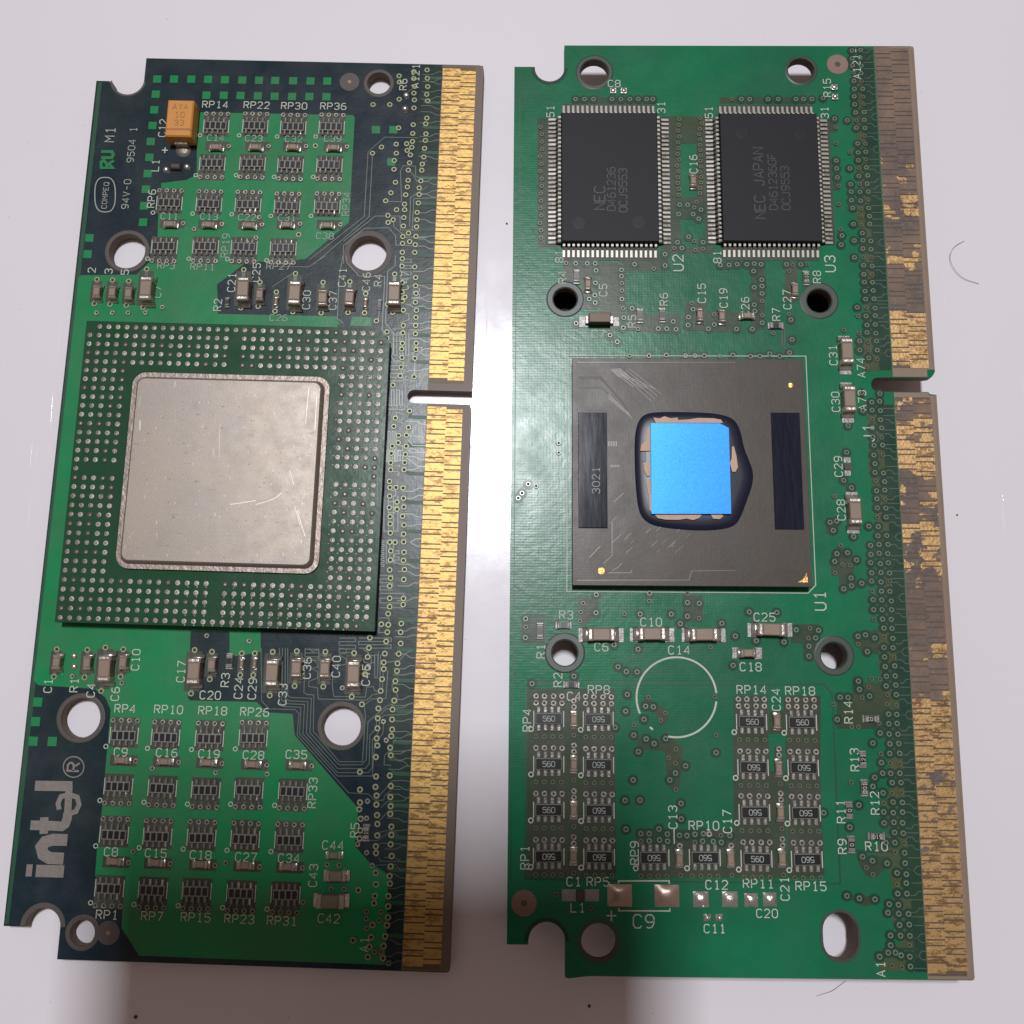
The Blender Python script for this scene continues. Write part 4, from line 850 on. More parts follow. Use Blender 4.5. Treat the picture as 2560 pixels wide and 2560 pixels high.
# contact escapes and vias in rows
y = v1 + .02
for k in range(1, 122):
    if k in (73, 74): continue
    yk = RY[k]; dy = random.choice((.0, .05, -.05)); B.tr.ribbon([(u0 + .01, yk), (u0 - .06, yk), (u0 - .10, yk + dy), (u0 - .17, yk + dy)], .011, .0058, k=0)
while y < v121:
    if not (v73 + .12 < y < v74 - .02):
        t_ = .08 * math.sin(y * 2.2)
        for xo, pr in ((-.21, .97), (-.33, .95), (-.45, .45 + t_ * 4)):
            if random.random() < pr: B.vias.append((u0 + xo + random.uniform(-.008, .008), y + random.uniform(-.01, .01), 'g' if random.random() < .8 else 'd', .0085))
    y += .127
for c, L_ in (('P', ((725, 390), (690, 600), (742, 590), (716, 665), (880, 715), (775, 785), (745, 852), (830, 845), (727, 915), (790, 940), (852, 945), (903, 903), (730, 1008), (858, 1048), (945, 1090), (862, 1110), (800, 1135), (418, 1465), (528, 1452), (597, 1468), (516, 1532), (573, 1530), (520, 1597), (520, 1677), (915, 1517), (975, 1505), (915, 1580), (990, 1640), (800, 262), (823, 38), (862, 322), (40, 1320), (262, 1325), (97, 1552), (320, 1562))),
              ('O', ((742, 1182), (637, 1250), (617, 1322), (740, 1327), (968, 1335), (1095, 1338), (1345, 1338), (1170, 1170), (1168, 1232), (1475, 1172), (1475, 1245), (1570, 1252), (1475, 1355), (1567, 1372), (1752, 1412), (885, 1585), (1078, 1620), (1660, 1602), (917, 1762), (983, 1800), (1070, 1803), (440, 40), (195, 293), (258, 308), (145, 365), (115, 405), (175, 1375), (175, 1440), (172, 1527), (412, 1493), (1860, 1515), (563, 1838), (225, 1897), (610, 1392), (1418, 1415), (1843, 1750))),
              ('Q', ((1055, 245), (1043, 380), (1225, 267), (1203, 340), (1265, 345), (1362, 393), (1325, 453), (1190, 445), (1108, 490), (1108, 573), (1208, 603), (1272, 640), (1145, 705), (1447, 685), (1387, 755), (1443, 797), (1525, 820), (1443, 878), (1398, 933), (1103, 933), (1448, 1010), (1488, 1122), (1038, 1097), (1158, 1095), (1490, 1247), (1045, 1330), (1770, 573), (1770, 713), (1365, 600), (1758, 262), (958, 510), (1165, 1365), (1232, 1365), (1310, 1328), (1378, 1368), (1165, 1425), (1232, 1422), (1315, 1415), (1380, 1425), (1475, 1378), (1535, 1380), (1600, 1370), (1668, 1365), (1808, 1378), (1600, 1435), (1662, 1425), (1747, 1428), (1812, 1435), (1880, 1380))),
              ('S', ((845, 325), (900, 268), (963, 270), (1047, 138), (1153, 117), (1220, 122), (1055, 205), (1130, 187), (1077, 270), (1137, 258), (878, 447), (993, 505), (1047, 505), (1193, 505), (1163, 637), (987, 952), (1178, 913), (1163, 985), (1290, 1020), (1233, 1055), (1050, 1135), (768, 1197), (978, 1312), (1275, 588), (1305, 1170), (1325, 1388), (1325, 1508), (1080, 1550), (1160, 1583), (1110, 1637), (1163, 1693), (1265, 1593), (955, 1865), (1055, 1885), (1180, 1893))),
              ('U', ((843, 1280), (925, 1240), (995, 1240), (1068, 1240), (935, 1393), (1005, 1393), (1075, 1393), (923, 855), (1003, 855))),
              ('M', ((500, 190), (577, 193), (670, 193), (733, 193), (740, 250), (735, 350), (730, 450), (733, 508), (685, 480), (945, 245), (945, 297), (948, 352), (948, 412), (948, 480), (957, 555), (1030, 555), (963, 630), (960, 710), (1078, 720), (1240, 718), (1308, 718), (1383, 723), (1360, 660), (853, 770), (910, 823), (440, 1637), (1508, 513), (1520, 562), (1483, 625), (1480, 690), (1643, 718), (1687, 603), (1690, 685), (1870, 720), (1295, 120), (1295, 210), (1205, 235), (1050, 200), (580, 675), (1010, 935), (1165, 935), (1305, 930), (1460, 935), (1535, 935), (1610, 935), (1735, 940), (1840, 930), (1370, 70), (1430, 70), (1540, 85), (1600, 75), (1740, 205), (1810, 205), (1875, 200))),
              ('N', ((75, 255), (140, 325), (80, 385), (142, 375), (142, 435), (80, 525), (85, 575), (143, 495), (145, 610), (143, 670), (65, 720), (235, 755), (385, 805), (365, 910), (890, 610), (800, 728), (835, 1497), (985, 1025), (358, 600), (375, 645), (50, 940), (125, 940), (205, 920), (285, 940), (360, 255), (340, 200), (390, 205), (455, 200), (510, 200), (20, 200), (80, 195), (135, 200), (780, 42), (940, 70), (945, 280), (945, 350), (975, 845), (980, 915), (1000, 1295), (1010, 1440), (1020, 1660), (1025, 1735), (1028, 1810))),
              ('L', ((1255, 635), (1278, 1003), (1278, 1075), (1292, 1225), (1297, 1300), (1300, 1523), (1315, 1672), (1095, 745), (1100, 820), (1105, 965), (1108, 1120), (1112, 1190), (1118, 1270), (1130, 1345), (1130, 1510), (1145, 1735), (1160, 1790), (175, 570), (260, 570), (335, 570), (500, 570), (590, 570), (750, 570), (815, 570), (890, 570), (990, 560))),
              ('K', ((640, 570), (720, 570), (800, 570), (965, 570), (1045, 570), (1125, 570), (1200, 570), (1275, 570), (1330, 570), (1570, 1515), (1640, 1515), (1700, 1540), (1720, 1490), (1690, 1600), (1740, 1640), (1770, 1610), (1650, 1800), (1700, 1840), (1550, 1850), (1600, 1880), (1780, 1850), (1760, 1560), (1560, 1600)))):
    for x, y in L_: via(B, c, x, y, 'g' if random.random() < .72 else 'd', .0085)
for i in range(16):
    via(B, 'K', 1555 + random.uniform(-12, 12), 750 + i * 52, 'd', .0085); via(B, 'K', 1755 + random.uniform(-15, 15), 740 + i * 48, 'd', .0085); via(B, 'K', 330 + random.uniform(-12, 12), 820 + i * 66, 'd', .0085)
# silkscreen package outline, circle, brackets
B.silk.ribbon(B.pp(None, [(1419, 890), (2014, 891), (2038.6, 1463), (2020, 1483), (1416.9, 1478.7)]), .013, .011, closed=True)
ca_ = [(1452 + 322 * math.cos(math.radians(q)), 268 + 322 * math.sin(math.radians(q))) for q in range(0, 361, 6)]
for a, b_ in ((1, 18), (21, 23), (26, 60)): B.silk.ribbon(B.pp('Q', ca_[a:b_]), .026, .011)
for L_ in ([(1312, 515), (1312, 490), (1822, 490), (1822, 520)], [(1315, 762), (1315, 790), (1828, 793), (1828, 765)]): B.silk.ribbon(B.pp('T', L_), .018, .011)

# memory chips
def gull(mb_, z=0): pass
b = MB()                      # one gull-wing lead pointing +y from the body edge, origin at body edge
w_ = .017
prof = [(0, .075), (.05, .075), (.085, .012), (.19, .008)]
v = []
for y_, z_ in prof: v += [(-w_, y_, z_), (w_, y_, z_), (w_, y_, z_ + .014), (-w_, y_, z_ + .014)]
f_ = [(r * 4 + i, r * 4 + (i + 1) % 4, r * 4 + 4 + (i + 1) % 4, r * 4 + 4 + i) for r in range(3) for i in range(4)] + [(12, 13, 14, 15)]
b.add(v, f_); LEAD = b.build('chip_lead', ['lead']); b = MB(); b.add(v, f_); LEAD2 = b.build('chip_lead_dull', ['solder_d'])
def qfp(c4, nx, ny_, lines, dims):
    HC = .15
    q = [B.p(None, x, y, HC) for x, y in c4]
    x0_, x1_, y1_, y0_ = (q[0][0] + q[3][0]) / 2, (q[1][0] + q[2][0]) / 2, (q[0][1] + q[1][1]) / 2, (q[2][1] + q[3][1]) / 2
    cx_, cy_ = (x0_ + x1_) / 2, (y0_ + y1_) / 2; w2, h2 = x1_ - x0_, y1_ - y0_
    m_ = MB(); m_.box(0, 0, .075, w2, h2, HC - .075, .012, tx=.006, ty=.006); m_.box(0, 0, .012, w2 - .02, h2 - .02, .062)
    o_ = obj('memory_chip', m_.build('chip_body', ['chip']), B.root, (cx_, cy_, 0))
    for i in range(nx):
        x_ = (i - (nx - 1) / 2) * (w2 * .935 / (nx - 1))
        obj('lead', LEAD, o_, (x_, h2 / 2 - .01, 0)); obj('lead', LEAD, o_, (x_, -h2 / 2 + .01, 0), math.pi)
    for i in range(ny_):
        y_ = (i - (ny_ - 1) / 2) * (h2 * .955 / (ny_ - 1)); m1 = LEAD if random.random() < .6 else LEAD2
        obj('lead', m1, o_, (w2 / 2 - .01, y_, 0), -math.pi / 2); obj('lead', LEAD2 if random.random() < .5 else LEAD, o_, (-w2 / 2 + .01, y_, 0), math.pi / 2)
    t_ = MB()
    for s_, x_, y_, h_ in lines: text(t_, s_, x_, y_, h_, 90, HC + .0004, h_ * .12, adv=5.2)
    for x_, y_ in dims: t_.lathe(x_, y_, [(.10, HC + .0004), (.088, HC + .0012), (.001, HC + .0012)], 22, 1)
    obj('marking', t_.build('chip_marking', ['chip_print', 'chip_dim']), o_)
    # copper pads under the leads
    for i, (a_, b_, c_, d_) in enumerate(((-w2 / 2 - .22, -h2 / 2 + .02, -w2 / 2, h2 / 2 - .02), (w2 / 2, -h2 / 2 + .02, w2 / 2 + .22, h2 / 2 - .02), (-w2 / 2 + .02, h2 / 2, w2 / 2 - .02, h2 / 2 + .22), (-w2 / 2 + .02, -h2 / 2 - .22, w2 / 2 - .02, -h2 / 2))):
        B.win.poly([[(cx_ + a_, cy_ + b_), (cx_ + c_, cy_ + b_), (cx_ + c_, cy_ + d_), (cx_ + a_, cy_ + d_)]], .0056)
qfp([(1402.5, 279), (1644, 281), (1649, 605), (1402.5, 604)], 20, 30, [('NEC', -.15, -.34, .15), ('D461236', .02, -.20, .115), ('0CJ9553', .19, -.22, .115)], [(-.45, -.72), (.42, -.70)])
qfp([(1798, 281), (2043, 283), (2058, 604), (1806, 604)], 20, 30, [('NEC JAPAN', -.17, -.10, .145), ('D461236GF', .03, -.08, .115), ('0CJ9553', .21, -.18, .115)], [(-.38, .70), (.48, .68)])

# bare-die processor package
HP = .21
qs = [B.p(None, 1431, 896, HP), B.p(None, 2008, 898, HP), B.p(None, 2030, 1467, HP), B.p(None, 1431, 1463, HP)]
x0, x1, y1, y0 = (qs[0][0] + qs[3][0]) / 2, (qs[1][0] + qs[2][0]) / 2, (qs[0][1] + qs[1][1]) / 2, (qs[2][1] + qs[3][1]) / 2
cx, cy = (x0 + x1) / 2, (y0 + y1) / 2; pw, ph = x1 - x0, y1 - y0
b = MB(); b.box(0, 0, HP - .12, pw, ph, .12, .003, k=1, kt=0); pkg = obj('processor_package', b.build('package_substrate', ['pkg_brown', 'pkg_side']), B.root, (cx, cy, 0), label='square grey brown chip package with a bright blue bare die')
b = MB(); b.box(0, 0, .004, pw - .12, ph - .12, HP - .13); obj('solder_ball_layer', b.build('balls', ['pkg_side']), pkg)
def L2(c, L_, h): return [loc2(B.p(c, x, y, h)) for x, y in L_]
def mid4(q): return (q[0][0] + q[3][0]) / 2, (q[1][0] + q[2][0]) / 2, (q[0][1] + q[1][1]) / 2, (q[2][1] + q[3][1]) / 2
bars = []
for q in (((1447, 1033), (1517, 1030), (1519, 1319), (1445, 1320)), ((1928, 1032), (1998, 1031), (2012, 1323), (1937, 1323))):
    ax0, ax1, ay1, ay0 = mid4(L2(None, q, HP + .02)); m_ = MB(); m_.box(0, 0, 0, ax1 - ax0, ay1 - ay0, .02, .006)
    bars.append(obj('epoxy_bar', m_.build('epoxy_bar', ['bar']), pkg, ((ax0 + ax1) / 2, (ay0 + ay1) / 2, HP + .0005)))
m_ = MB(); a = loc2(B.p('O', 740, 262, HP + .02)); text(m_, '3021', a[0], a[1], .10, 90, HP + .0215, .010); obj('marking', m_.build('bar_marking', ['silk2']), pkg)
# underfill blob
bl = L2(None, [(1640, 1029), (1740, 1030), (1800, 1034), (1838, 1048), (1853, 1080), (1860, 1120), (1873, 1150), (1884, 1180), (1882, 1212), (1868, 1250), (1854, 1290), (1838, 1315), (1800, 1325), (1740, 1327), (1660, 1320), (1622, 1310), (1600, 1288), (1592, 1250), (1587, 1180), (1586, 1100), (1592, 1060), (1608, 1036)], HP + .01)
bc = (sum(p[0] for p in bl) / len(bl), sum(p[1] for p in bl) / len(bl))
def smooth_loop(L_, it=2):
    for _ in range(it):
        N = []
        for i in range(len(L_)):
            a, b2 = L_[i], L_[(i + 1) % len(L_)]; N += [(a[0] * .75 + b2[0] * .25, a[1] * .75 + b2[1] * .25), (a[0] * .25 + b2[0] * .75, a[1] * .25 + b2[1] * .75)]
        L_ = N
    return L_
bl = smooth_loop(bl); n_ = len(bl); b = MB(); prs = [(1, 0), (.97, .018), (.90, .034), (.78, .045)]
v = [(bc[0] + (p[0] - bc[0]) * s_, bc[1] + (p[1] - bc[1]) * s_, HP + .0005 + z_) for s_, z_ in prs for p in bl]
b.add(v, [(r * n_ + i, r * n_ + (i + 1) % n_, (r + 1) * n_ + (i + 1) % n_, (r + 1) * n_ + i) for r in range(3) for i in range(n_)] + [tuple(range(3 * n_, 4 * n_))])
obj('underfill', b.build('underfill', ['navyglass'], True), pkg)
HD = HP + .095
dq = L2(None, [(1627, 1058), (1800, 1058.5), (1822, 1070), (1828, 1284.5), (1629, 1284.5)], HD)
b = MB(); b.poly([dq], HD, zb=HP + .03, ks=1); obj('silicon_die', b.build('silicon_die', ['die', 'navyglass']), pkg, label='bright blue silicon die')
# dried paste remains round the die
HQ = HP + .0472
for L_, c in (([(1200, 1432), (1250, 1440), (1290, 1422), (1340, 1438), (1395, 1432), (1400, 1452), (1480, 1448), (1560, 1436), (1680, 1438), (1745, 1450), (1760, 1476), (1220, 1476)], 'M'),
              ([(1150, 1540), (1172, 1490), (1178, 1700), (1095, 1700), (1105, 1650), (1140, 1620)], 'M'), ([(1118, 1790), (1165, 1795), (1175, 1900), (1150, 1905), (1128, 1860)], 'M'),
              ([(1140, 270), (1180, 250), (1186, 520), (1170, 500), (1165, 400)], 'O'), ([(1215, 540), (1590, 540), (1570, 565), (1520, 582), (1470, 570), (1400, 580), (1300, 578), (1235, 566)], 'O'),
              ([(1665, 540), (1755, 540), (1762, 552), (1735, 574), (1680, 570)], 'O'), ([(1832, 1668), (1848, 1662), (1868, 1740), (1880, 1830), (1862, 1868), (1835, 1868), (1815, 1800), (1830, 1760)], 'M')):
    q = L2(c, L_, HQ); m_ = MB(); m_.poly([q], HQ + .022, zb=HQ - .01); obj('thermal_paste', m_.build('paste', ['paste']), pkg)
for L_ in ([(1112, 1705), (1145, 1705), (1145, 1785), (1112, 1785)],):
    q = L2('M', L_, HQ); m_ = MB(); m_.poly([q], HQ + .004); obj('exposed_blue_patch', m_.build('patch', ['navyglass']), pkg)
# gold spots
b = MB(); b.lathe(0, 0, [(.052, 0), (.046, .006), (.001, .007)], 12); GS = b.build('gold_spot', ['goldspot'])
for c, x, y, s_ in (('O', 783, 990, 1), ('N', 375, 1170, .75)):
    a = loc2(B.p(c, x, y, HP)); o = obj('gold_spot', GS, pkg, (a[0], a[1], HP + .0005)); o.scale = (s_, s_, 1)
q = L2('P', [(430, 1080), (470, 1060), (505, 1005), (514, 1082)], HP); m_ = MB(); m_.poly([q], HP + .004); obj('gold_corner_mark', m_.build('gold_corner', ['goldspot']), pkg)
# buried fan-out relief of the brown substrate; pale lines paint its glints in
m_ = MB(); z_ = HP + .0003
def em(c, L_, wd=.009, k=0): ZK[0] = (ZK[0] + 1) % 6; m_.ribbon(L2(c, L_, HP), wd, z_ + ZK[0] * .0003, k=k)
for i in range(5): em('M', [(600, 1100 + i * 8 + (60 if i > 2 else 0)), (780, 1100 + i * 8 + (60 if i > 2 else 0)), (980 + i * 6, 1330 + i * 14)], .007, 1)
for i in range(8): em('M', [(855 + i * 11, 1040 - i), (930 + i * 11, 1105), (1010 + i * 30, 1180 + i * 3)][:2 + i % 2], .007)
for i in range(4): em('M', [(940 + i * 22, 1070 - i * 12), (1190 + i * 25, 1300 - i * 20)], .006)
for i in range(3): em('M', [(840, 1240 + i * 16), (1010 + i * 10, 1400 + i * 18)], .006)
for i in range(5): em('M', [(1370, 1140 + i * 14), (1480, 1140 + i * 14), (1590, 1030 + i * 14), (1780, 1030 + i * 14)], .006, 1)
for i in range(10): em('M', [(1330 + i * 40, 1010), (1330 + i * 40, 1370 - abs(i - 5) * 18)], .005, 1)
rr = random.Random(3)
for i in range(46):
    x = rr.uniform(840, 1500); y = rr.uniform(430, 860); l_ = rr.uniform(20, 90)
    if 1050 < x and y < 660: continue
    em('O', [(x, y), (x + l_, y - l_ * .93)], rr.choice((.005, .007)), 0 if rr.random() < .6 else 1)
for i in range(7): em('O', [(1620 + i * 36, 680), (1780 + i * 36, 860), (1850 + i * 20, 960)], .012, 1)
em('O', [(585, 1065), (1490, 1063), (1510, 990), (1860, 985)], .010); em('P', [(0, 990), (440, 990), (500, 930), (470, 655), (455, 640)], .008, 1)
em('O', [(690, 880), (775, 790)], .01); em('O', [(840, 1005), (1020, 1005), (1030, 980)], .01); em('O', [(800, 930), (870, 865), (870, 600)], .008); em('O', [(870, 985), (920, 960), (945, 930)], .009)
em('M', [(590, 985), (1860, 985)], .008); em('M', [(590, 990), (595, 1380)], .006, 1); em('N', [(0, 985), (430, 985), (445, 1380)], .007, 1)
for i in range(8): em('P', [(60 + i * 40, 700), (230 + i * 30, 860 + i * 10)], .007, 1)
for i in range(9): em('N', [(30 + i * 30, 1010), (30 + i * 18, 1300 - i * 12)], .006, 1)
for c, L_ in (('M', [(840, 1620), (910, 1660)]), ('M', [(860, 1810), (940, 1830)])):
    for i in range(6): em(c, [(L_[0][0] + i * 13, L_[0][1]), (L_[0][0] + i * 13, L_[1][1])], .008)
a = loc2(B.p(None, 1858, 1447, HP)); text(m_, '4678 02 NH3', a[0], a[1], .085, 0, HP + .001, .009, k=1, adv=8.6)
obj('buried_trace', m_.build('package_relief', ['emboss', 'emboss_dk']), pkg, kind='stuff')

# resistor arrays of the right board
AR = [('Q', 425, 440, 0), ('Q', 425, 805, 0), ('Q', 425, 1175, 0), ('Q', 425, 1550, 1), ('Q', 825, 445, 1), ('Q', 827, 812, 1), ('Q', 830, 1180, 1), ('Q', 832, 1555, 1), ('Q', 1272, 1560, 1), ('Q', 1685, 1560, 1),
      ('S', 195, 465, 0), ('S', 207, 832, 1), ('S', 218, 1195, 1), ('S', 235, 1570, 0), ('S', 598, 470, 0), ('S', 612, 835, 1), ('S', 626, 1200, 1), ('S', 642, 1575, 1)]
for i, (c, x, y, fl_) in enumerate(AR):
    a = B.p(c, x, y, .05); o = obj('resistor_array', ARR_R, B.root, (a[0], a[1], .003), random.uniform(-.02, .02))
    obj('marking', MARK, o, (0, 0, 0), math.pi if fl_ else 0)
    for s_ in (1, -1):
        for j in range(4): obj('terminal', ARR_RT, o, (-.135 + .090 * j, s_ * .118, 0))
    zz = .0052 + .0002 * (i % 4)
    B.win.poly([[(a[0] - .225, a[1] - .19), (a[0] + .225, a[1] - .19), (a[0] + .225, a[1] + .34), (a[0] - .225, a[1] + .34)]], zz)
    for j in range(4):
        for yy in (.205, .295): B.vias.append((a[0] - .17 + .112 * j + (.01 if j > 1 else 0), a[1] + yy, 'm', .0085))
        B.vias.append((a[0] - .17 + .112 * j, a[1] - .235, 'd', .0085))
    B.silk.begin()
    for sx in (-1, 1): B.silk.ribbon([(a[0] + sx * .20, a[1] - .11), (a[0] + sx * .20, a[1] + .10)], .013, .0095)
    B.silk.ribbon(circ(a[0] - .235, a[1] - .14, .03, 14), .015, .0098, closed=True)
    B.silk.end('printed_outline')
for c, L_ in (('Q', ((627, 450), (627, 810), (627, 1180), (625, 1552), (1480, 1572), (1893, 1570))), ('S', ((412, 838), (427, 1198), (440, 1568)))):
    for x, y in L_:
        capacitor(B, 's2', c, x, y); a = B.p(c, x, y)
        B.win.poly([[(a[0] - .055, a[1] - .16), (a[0] + .055, a[1] - .16), (a[0] + .055, a[1] + .28), (a[0] - .055, a[1] + .28)]], .0062)
        B.vias.append((a[0], a[1] + .17, 'm', .0085)); B.vias.append((a[0], a[1] + .25, 'm', .0085)); B.vias.append((a[0], a[1] - .20, 'd', .0085))
capacitor(B, 's2', 'S', 398, 465)
# tinned pads, with or without parts
def pad(c, x, y, w_, h_, mat='solder_g', hh=.008):
    m_ = MB(); m_.box(0, 0, .003, w_, h_, hh, .003); return B.part('solder_pad', m_.build('solder_pad', [mat]), c, x, y)
for c, x, y in (('O', 785, 1500), ('O', 1195, 1495), ('O', 1615, 1500), ('P', 225, 1460)): capacitor(B, 'flat', c, x, y, True)
for c, x, y in (('O', 637, 1507), ('O', 925, 1507), ('O', 1050, 1505), ('O', 1333, 1505), ('O', 1467, 1505), ('O', 1745, 1507), ('P', 65, 1465), ('P', 350, 1465)): pad(c, x, y, .13, .19)
capacitor(B, 'small', 'P', 35, 1650, True, 'ceramic'); pad('O', 1862, 1650, .09, .15); pad('P', 115, 1653, .10, .16)
for c, x, y in (('N', 835, 890), ('N', 855, 1275), ('P', 900, 505)): capacitor(B, 'flat', c, x, y)
for c, x, y in (('N', 803, 805), ('N', 815, 1052), ('N', 820, 1180), ('N', 835, 1440), ('P', 865, 388), ('P', 878, 655)): pad(c, x, y, .17, .12)
pad('P', 828, 105, .10, .11); pad('P', 832, 195, .09, .11); m_ = MB(); m_.box(0, 0, .004, .09, .10, .03); B.part('ceramic_capacitor', m_.build('dark_capacitor', ['brown_dk']), 'P', 830, 150)
for c, x, y, hz, k in (('M', 677, 350, 0, 's2'), ('M', 1580, 600, 0, 's2'), ('M', 1757, 610, 0, 's2'), ('N', 30, 605, 1, 's2'), ('N', 415, 395, 0, 's2'), ('K', 1695, 1290, 0, 's2')): capacitor(B, k, c, x, y, bool(hz), 'ceramic')
for c, x, y, hz, t_ in (('M', 585, 290, 0, None), ('M', 1095, 605, 0, None), ('M', 1275, 600, 0, None), ('N', 258, 685, 1, None), ('N', 503, 300, 0, '510'), ('O', 480, 1427, 1, None), ('O', 290, 1470, 0, None), ('Q', 607, 165, 1, None),
                        ('S', 1155, 443, 1, '102'), ('S', 1088, 768, 0, '121'), ('S', 1100, 998, 0, '201'), ('S', 978, 1178, 0, '0'), ('S', 996, 1455, 0, '0'), ('S', 1200, 1390, 1, '510')): resistor(B, c, x, y, bool(hz), txt=t_)
m_ = MB(); m_.box(0, 0, .02, .31, .145, .14, .01, kt=0, k=1); o = B.part('tantalum_capacitor', m_.build('brown_cap', ['brown_cap', 'brown_dk']), 'M', 772, 622, .16, label='small brown box capacitor')
m_ = MB(); m_.box(0, 0, 0, .05, .12, .07, .01); tm = m_.build('brown_cap_terminal', ['terminal']); obj('terminal', tm, o, (-.178, 0, 0)); obj('terminal', tm, o, (.178, 0, 0))
pad('M', 640, 660, .13, .16); pad('M', 900, 660, .10, .14)
m_ = MB(); m_.box(0, 0, .004, .10, .13, .05, .008); o = B.part('inductor', m_.build('inductor', ['brown_dk']), 'T', 930, 637)
pad('T', 815, 635, .19, .15, 'solder_g'); pad('T', 1045, 635, .19, .15, 'solder_g')
b = MB(); b.lathe(0, 0, [(.040, 0), (.036, .02), (.015, .03)], 10, 0, 0); PB = b.build('solder_bump', ['solder'], True)
for c, x, y in (('K', 975, 495), ('K', 1070, 495), ('L', 1090, 465), ('L', 1097, 550)):
    pad(c, x, y, .09, .09, 'terminal', .02); B.part('solder_bump', PB, c, x, y, z=.015)
def bulge(c, x, y, w_, h_, mat):
    m_ = MB(); nx_ = 6; v = []; 
    for j in range(nx_ + 1):
        for i in range(nx_ + 1):
            u, t_ = i / nx_ * 2 - 1, j / nx_ * 2 - 1; v.append((u * w_ / 2, t_ * h_ / 2, .004 + .045 * (1 - u * u) ** .7 * (1 - t_ * t_) ** .7))
    m_.add(v, [(j * (nx_ + 1) + i, j * (nx_ + 1) + i + 1, (j + 1) * (nx_ + 1) + i + 1, (j + 1) * (nx_ + 1) + i) for j in range(nx_) for i in range(nx_)])
    return B.part('solder_pad', m_.build('domed_pad', [mat], True), c, x, y)
bulge('T', 1325, 637, .32, .275, 'padcop'); bulge('T', 1800, 641, .32, .275, 'padcop')
for x, y, s_ in ((1752, 2248, .20), (1824.5, 2248, .20), (1877.5, 2250, .175), (1924, 2248.5, .175), (1767.6, 2294, .095), (1798, 2294, .095)): bulge(None, x, y, s_, s_ * .98, 'solder')
b = MB(); b.lathe(0, 0, [(.165, .003), (.158, .0075), (.042, .0075)], 28, 0); b.lathe(0, 0, [(.042, .0078), (.03, .0125), (.016, .012), (.002, .006)], 14, 1)
FR = b.build('fiducial', ['copper', 'ring']); B.part('fiducial_mark', FR, 'T', 362, 715, label='brown copper disc near the notched corner'); B.part('fiducial_mark', FR, 'L', 1122, 255)
B.keep = [(*B.p('L', 1122, 255), .045)] + [(h_[0], h_[1], (h_[3] + .05) ** 2) for h_ in holes]
via(B, 'T', 690, 625, 'd', .0085); via(B, 'T', 1030, 762, 'd', .0085)
# lettering of the right board
for c, s_, x, y in (('K', 'C8', 985, 430), ('M', 'C7', 757, 760), ('P', 'C25', 163, 1362), ('P', 'C18', 52, 1762), ('O', 'R3', 500, 1345), ('O', 'C6', 783, 1602), ('O', 'C10', 1183, 1402), ('O', 'C14', 1408, 1627), ('Q', 'C4', 627, 260), ('Q', 'RP8', 827, 207), ('Q', 'RP10', 1672, 1300),
                    ('T', 'C1', 862, 497), ('T', 'RP5', 1105, 499), ('T', 'L1', 903, 760), ('Q', 'C12', 1775, 1776), ('S', 'RP11', 242, 1766), ('S', 'RP15', 665, 1787), ('S', 'RP14', 187, 207), ('S', 'RP18', 578, 217), ('S', 'R10', 1192, 1467)):
    B.txt(c, s_, x, y, 0, 20)
B.txt(None, 'C20', 1917, 2283, 0, 19); B.txt(None, 'C11', 1786, 2321, 0, 19)
for c, s_, x, y in (('K', '51', 415, 680), ('K', '31', 1405, 645), ('K', '51', 1830, 688), ('L', '31', 1005, 690), ('L', 'R15', 1028, 467), ('L', 'A121-', 1290, 250), ('M', '81', 445, 137), ('M', '81', 1715, 140), ('K', 'C16', 1693, 1150), ('M', 'R4', 470, 303), ('M', 'C5', 797, 407), ('M', 'R5', 1030, 657), ('M', 'R6', 1285, 480), ('M', 'C15', 1590, 432),
                    ('M', 'C19', 1765, 470), ('M', 'C26', 1940, 540), ('N', 'R7', 258, 602), ('N', 'C27', 345, 482), ('N', 'R8', 585, 300), ('N', 'C31', 715, 930), ('N', 'C30', 735, 1305), ('N', 'A74', 940, 1030), ('N', 'A73', 950, 1292), ('P', 'C29', 757, 150), ('P', 'C28', 780, 500), ('O', 'R1', 297, 1637), ('Q', 'R2', 498, 128),
                    ('Q', 'RP4', 250, 452), ('Q', 'RP1', 232, 1557), ('Q', 'C13', 1422, 1232), ('Q', 'C17', 1860, 1267), ('Q', 'RP9', 1115, 1520), ('S', 'C21', 455, 1808), ('S', 'C24', 385, 287), ('S', 'R14', 967, 387), ('S', 'R13', 1017, 770), ('S', 'R12', 1180, 1118), ('S', 'R11', 907, 1187), ('S', 'R9', 918, 1467), ('U', 'A1', 855, 1400)):
    B.txt(c, s_, x, y, 90, 20)
for c, s_, x, y, h_ in (('M', 'U2', 1400, 187, 27), ('N', 'U3', 690, 195, 27), ('N', 'J1', 1000, 1557, 27), ('P', 'U1', 610, 1232, 28)): B.txt(c, s_, x, y, 90, h_, .018)
B.txt('T', '+', 1240, 840, 0, 36, .018); B.txt('T', 'C9', 1565, 897, 0, 30, .018)
B.silk.ribbon(B.pp('Q', [(1432, 1320), (1434, 1445)]), .014, .010)
B.tr  # traces
def finishR(B):
    place_vias(B)
    obj('copper_trace', B.tr.build('copper_traces', ['trace', 'green_rim', 'trace_dk']), B.root, kind='stuff')
finishR(B)
# posts under the two middle holes and underside blocks the board rests on
b = MB(); b.lathe(0, 0, [(.30, 0), (.30, .412), (.21, .412), (.21, .01)], 24, 0, 0); PST = b.build('standoff_post', ['post'])
for h in (holes[2], holes[3]): obj('standoff_post', PST, B.root, (h[0], h[1], -.570))
b = MB(); b.box(0, 0, 0, 1.6, .6, .412, .02); UB = b.build('underside_block', ['chip'])
for x, y in ((2.9, -10.6),): obj('underside_block', UB, B.root, (x, y, -.570))

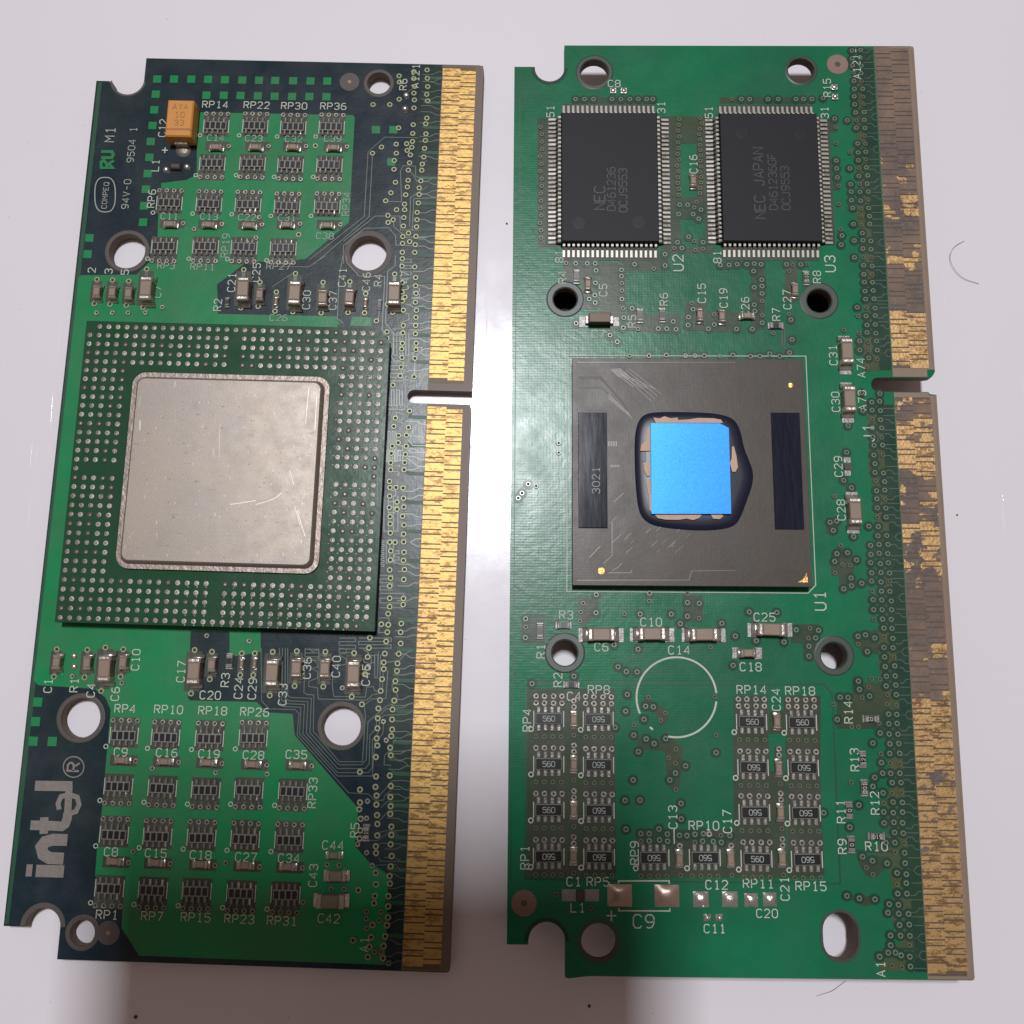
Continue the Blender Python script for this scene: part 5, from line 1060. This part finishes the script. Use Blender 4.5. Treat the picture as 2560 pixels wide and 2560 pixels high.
# ================================================================== loose things on the table
def strand(name, pts, r, mat, label, cat, group=None):
    P = [ray(p, .0) for p in pts]; Q = []
    for i in range(len(P) - 1):                                   # Catmull-Rom
        a, b_, c_, d_ = P[max(i - 1, 0)], P[i], P[i + 1], P[min(i + 2, len(P) - 1)]
        for t in range(6):
            t /= 6; Q.append(.5 * ((2 * b_) + (c_ - a) * t + (2 * a - 5 * b_ + 4 * c_ - d_) * t * t + (3 * b_ - 3 * c_ + d_ - a) * t ** 3))
    Q.append(P[-1]); m = MB(); v = []; n = len(Q)
    for i, q in enumerate(Q):
        d = (Q[min(i + 1, n - 1)] - Q[max(i - 1, 0)]).normalized(); s_ = Vector((-d.y, d.x, 0)); z = r + .03 * math.sin(math.pi * i / n)
        v += [(q.x + s_.x * r, q.y + s_.y * r, z), (q.x, q.y, z + r), (q.x - s_.x * r, q.y - s_.y * r, z), (q.x, q.y, z - r)]
    m.add(v, [(i * 4 + j, i * 4 + (j + 1) % 4, i * 4 + 4 + (j + 1) % 4, i * 4 + 4 + j) for i in range(n - 1) for j in range(4)])
    o = obj(name, m.build(name, [mat], True)); o['label'] = label; o['category'] = cat
    if group: o['group'] = group
strand('hair', [px('N', 1775, 8), px('N', 1690, 60), px('N', 1652, 140), px('N', 1680, 230), px('N', 1760, 310), px('N', 1890, 355)], .0030, 'hairm', 'thin curved dark hair on the white table right of the worn gold contacts', 'hair')
strand('hair', [px('U', 520, 1512), px('U', 450, 1560), px('U', 380, 1605), px('U', 300, 1635), px('U', 235, 1660)], .0028, 'hairm', 'short nearly straight hair coming out from under the bottom edge of a board', 'hair')
def crumb(c, x, y, r, label):
    a = ray(px(c, x, y), 0); bm = bmesh.new(); bmesh.ops.create_icosphere(bm, subdivisions=2, radius=r)
    for v_ in bm.verts: v_.co *= random.uniform(.7, 1.25); v_.co.z *= .6
    me = bpy.data.meshes.new('crumb'); bm.to_mesh(me); bm.free(); me.materials.append(MT['crumbm'])
    o = obj('crumb', me, None, (a.x, a.y, r * .45)); o['label'] = label; o['category'] = 'crumb'; o['group'] = 'dark crumbs on the table'
crumb('T', 1018, 1750, .020, 'dark crumb below the notched corner of the board with the blue chip')
crumb('I', 1170, 1870, .024, 'dark crumb below the board with the silver metal lidded chip')
crumb('K', 25, 1680, .015, 'tiny crumb between the two boards beside the left memory chip')
crumb('P', 1715, 540, .013, 'tiny crumb on the bare table right of the worn gold contacts')
mb = MB(); rr = random.Random(11)
for i in range(130):
    p = (rr.uniform(20, 2540), rr.uniform(10, 2550)); a = ray(p, 0); r = rr.uniform(.002, .006) * (1.5 if rr.random() < .12 else 1)
    mb.lathe(a.x, a.y, [(r, .0), (r * .8, r * .5), (r * .2, r * .7)], 5, 0, 0, rr.random())
o = obj('dust', mb.build('dust', ['crumbm'])); o['kind'] = 'stuff'; o['label'] = 'scattered dark dust specks on the table'
# the phone that takes the picture: held level with the lens, its body shades the near end of the table
ax = RW.transposed() @ Vector((0, 0, 1)); 
pc = CAM + ax * 1.1
b = MB(); b.box(0, 0, 0, 7.1, 16.2, .85, .12)
ph_ = bpy.data.objects.new('smartphone', b.build('phone_body', ['phone_b'])); C.objects.link(ph_)
ph_.matrix_world = Matrix.Translation(pc) @ RW.transposed().to_4x4() @ Matrix.Translation((-2.1, -5.3, 0))
ph_['label'] = 'black smartphone held above the boards while taking the picture'; ph_['category'] = 'phone'
b = MB(); b.lathe(0, 0, [(.55, 0), (.55, -.18), (.45, -.2)], 20, 0, 1); o = obj('camera_lens', b.build('camera_lens', ['phone_b', 'phone_l']), ph_, (2.1, 5.3, 0))
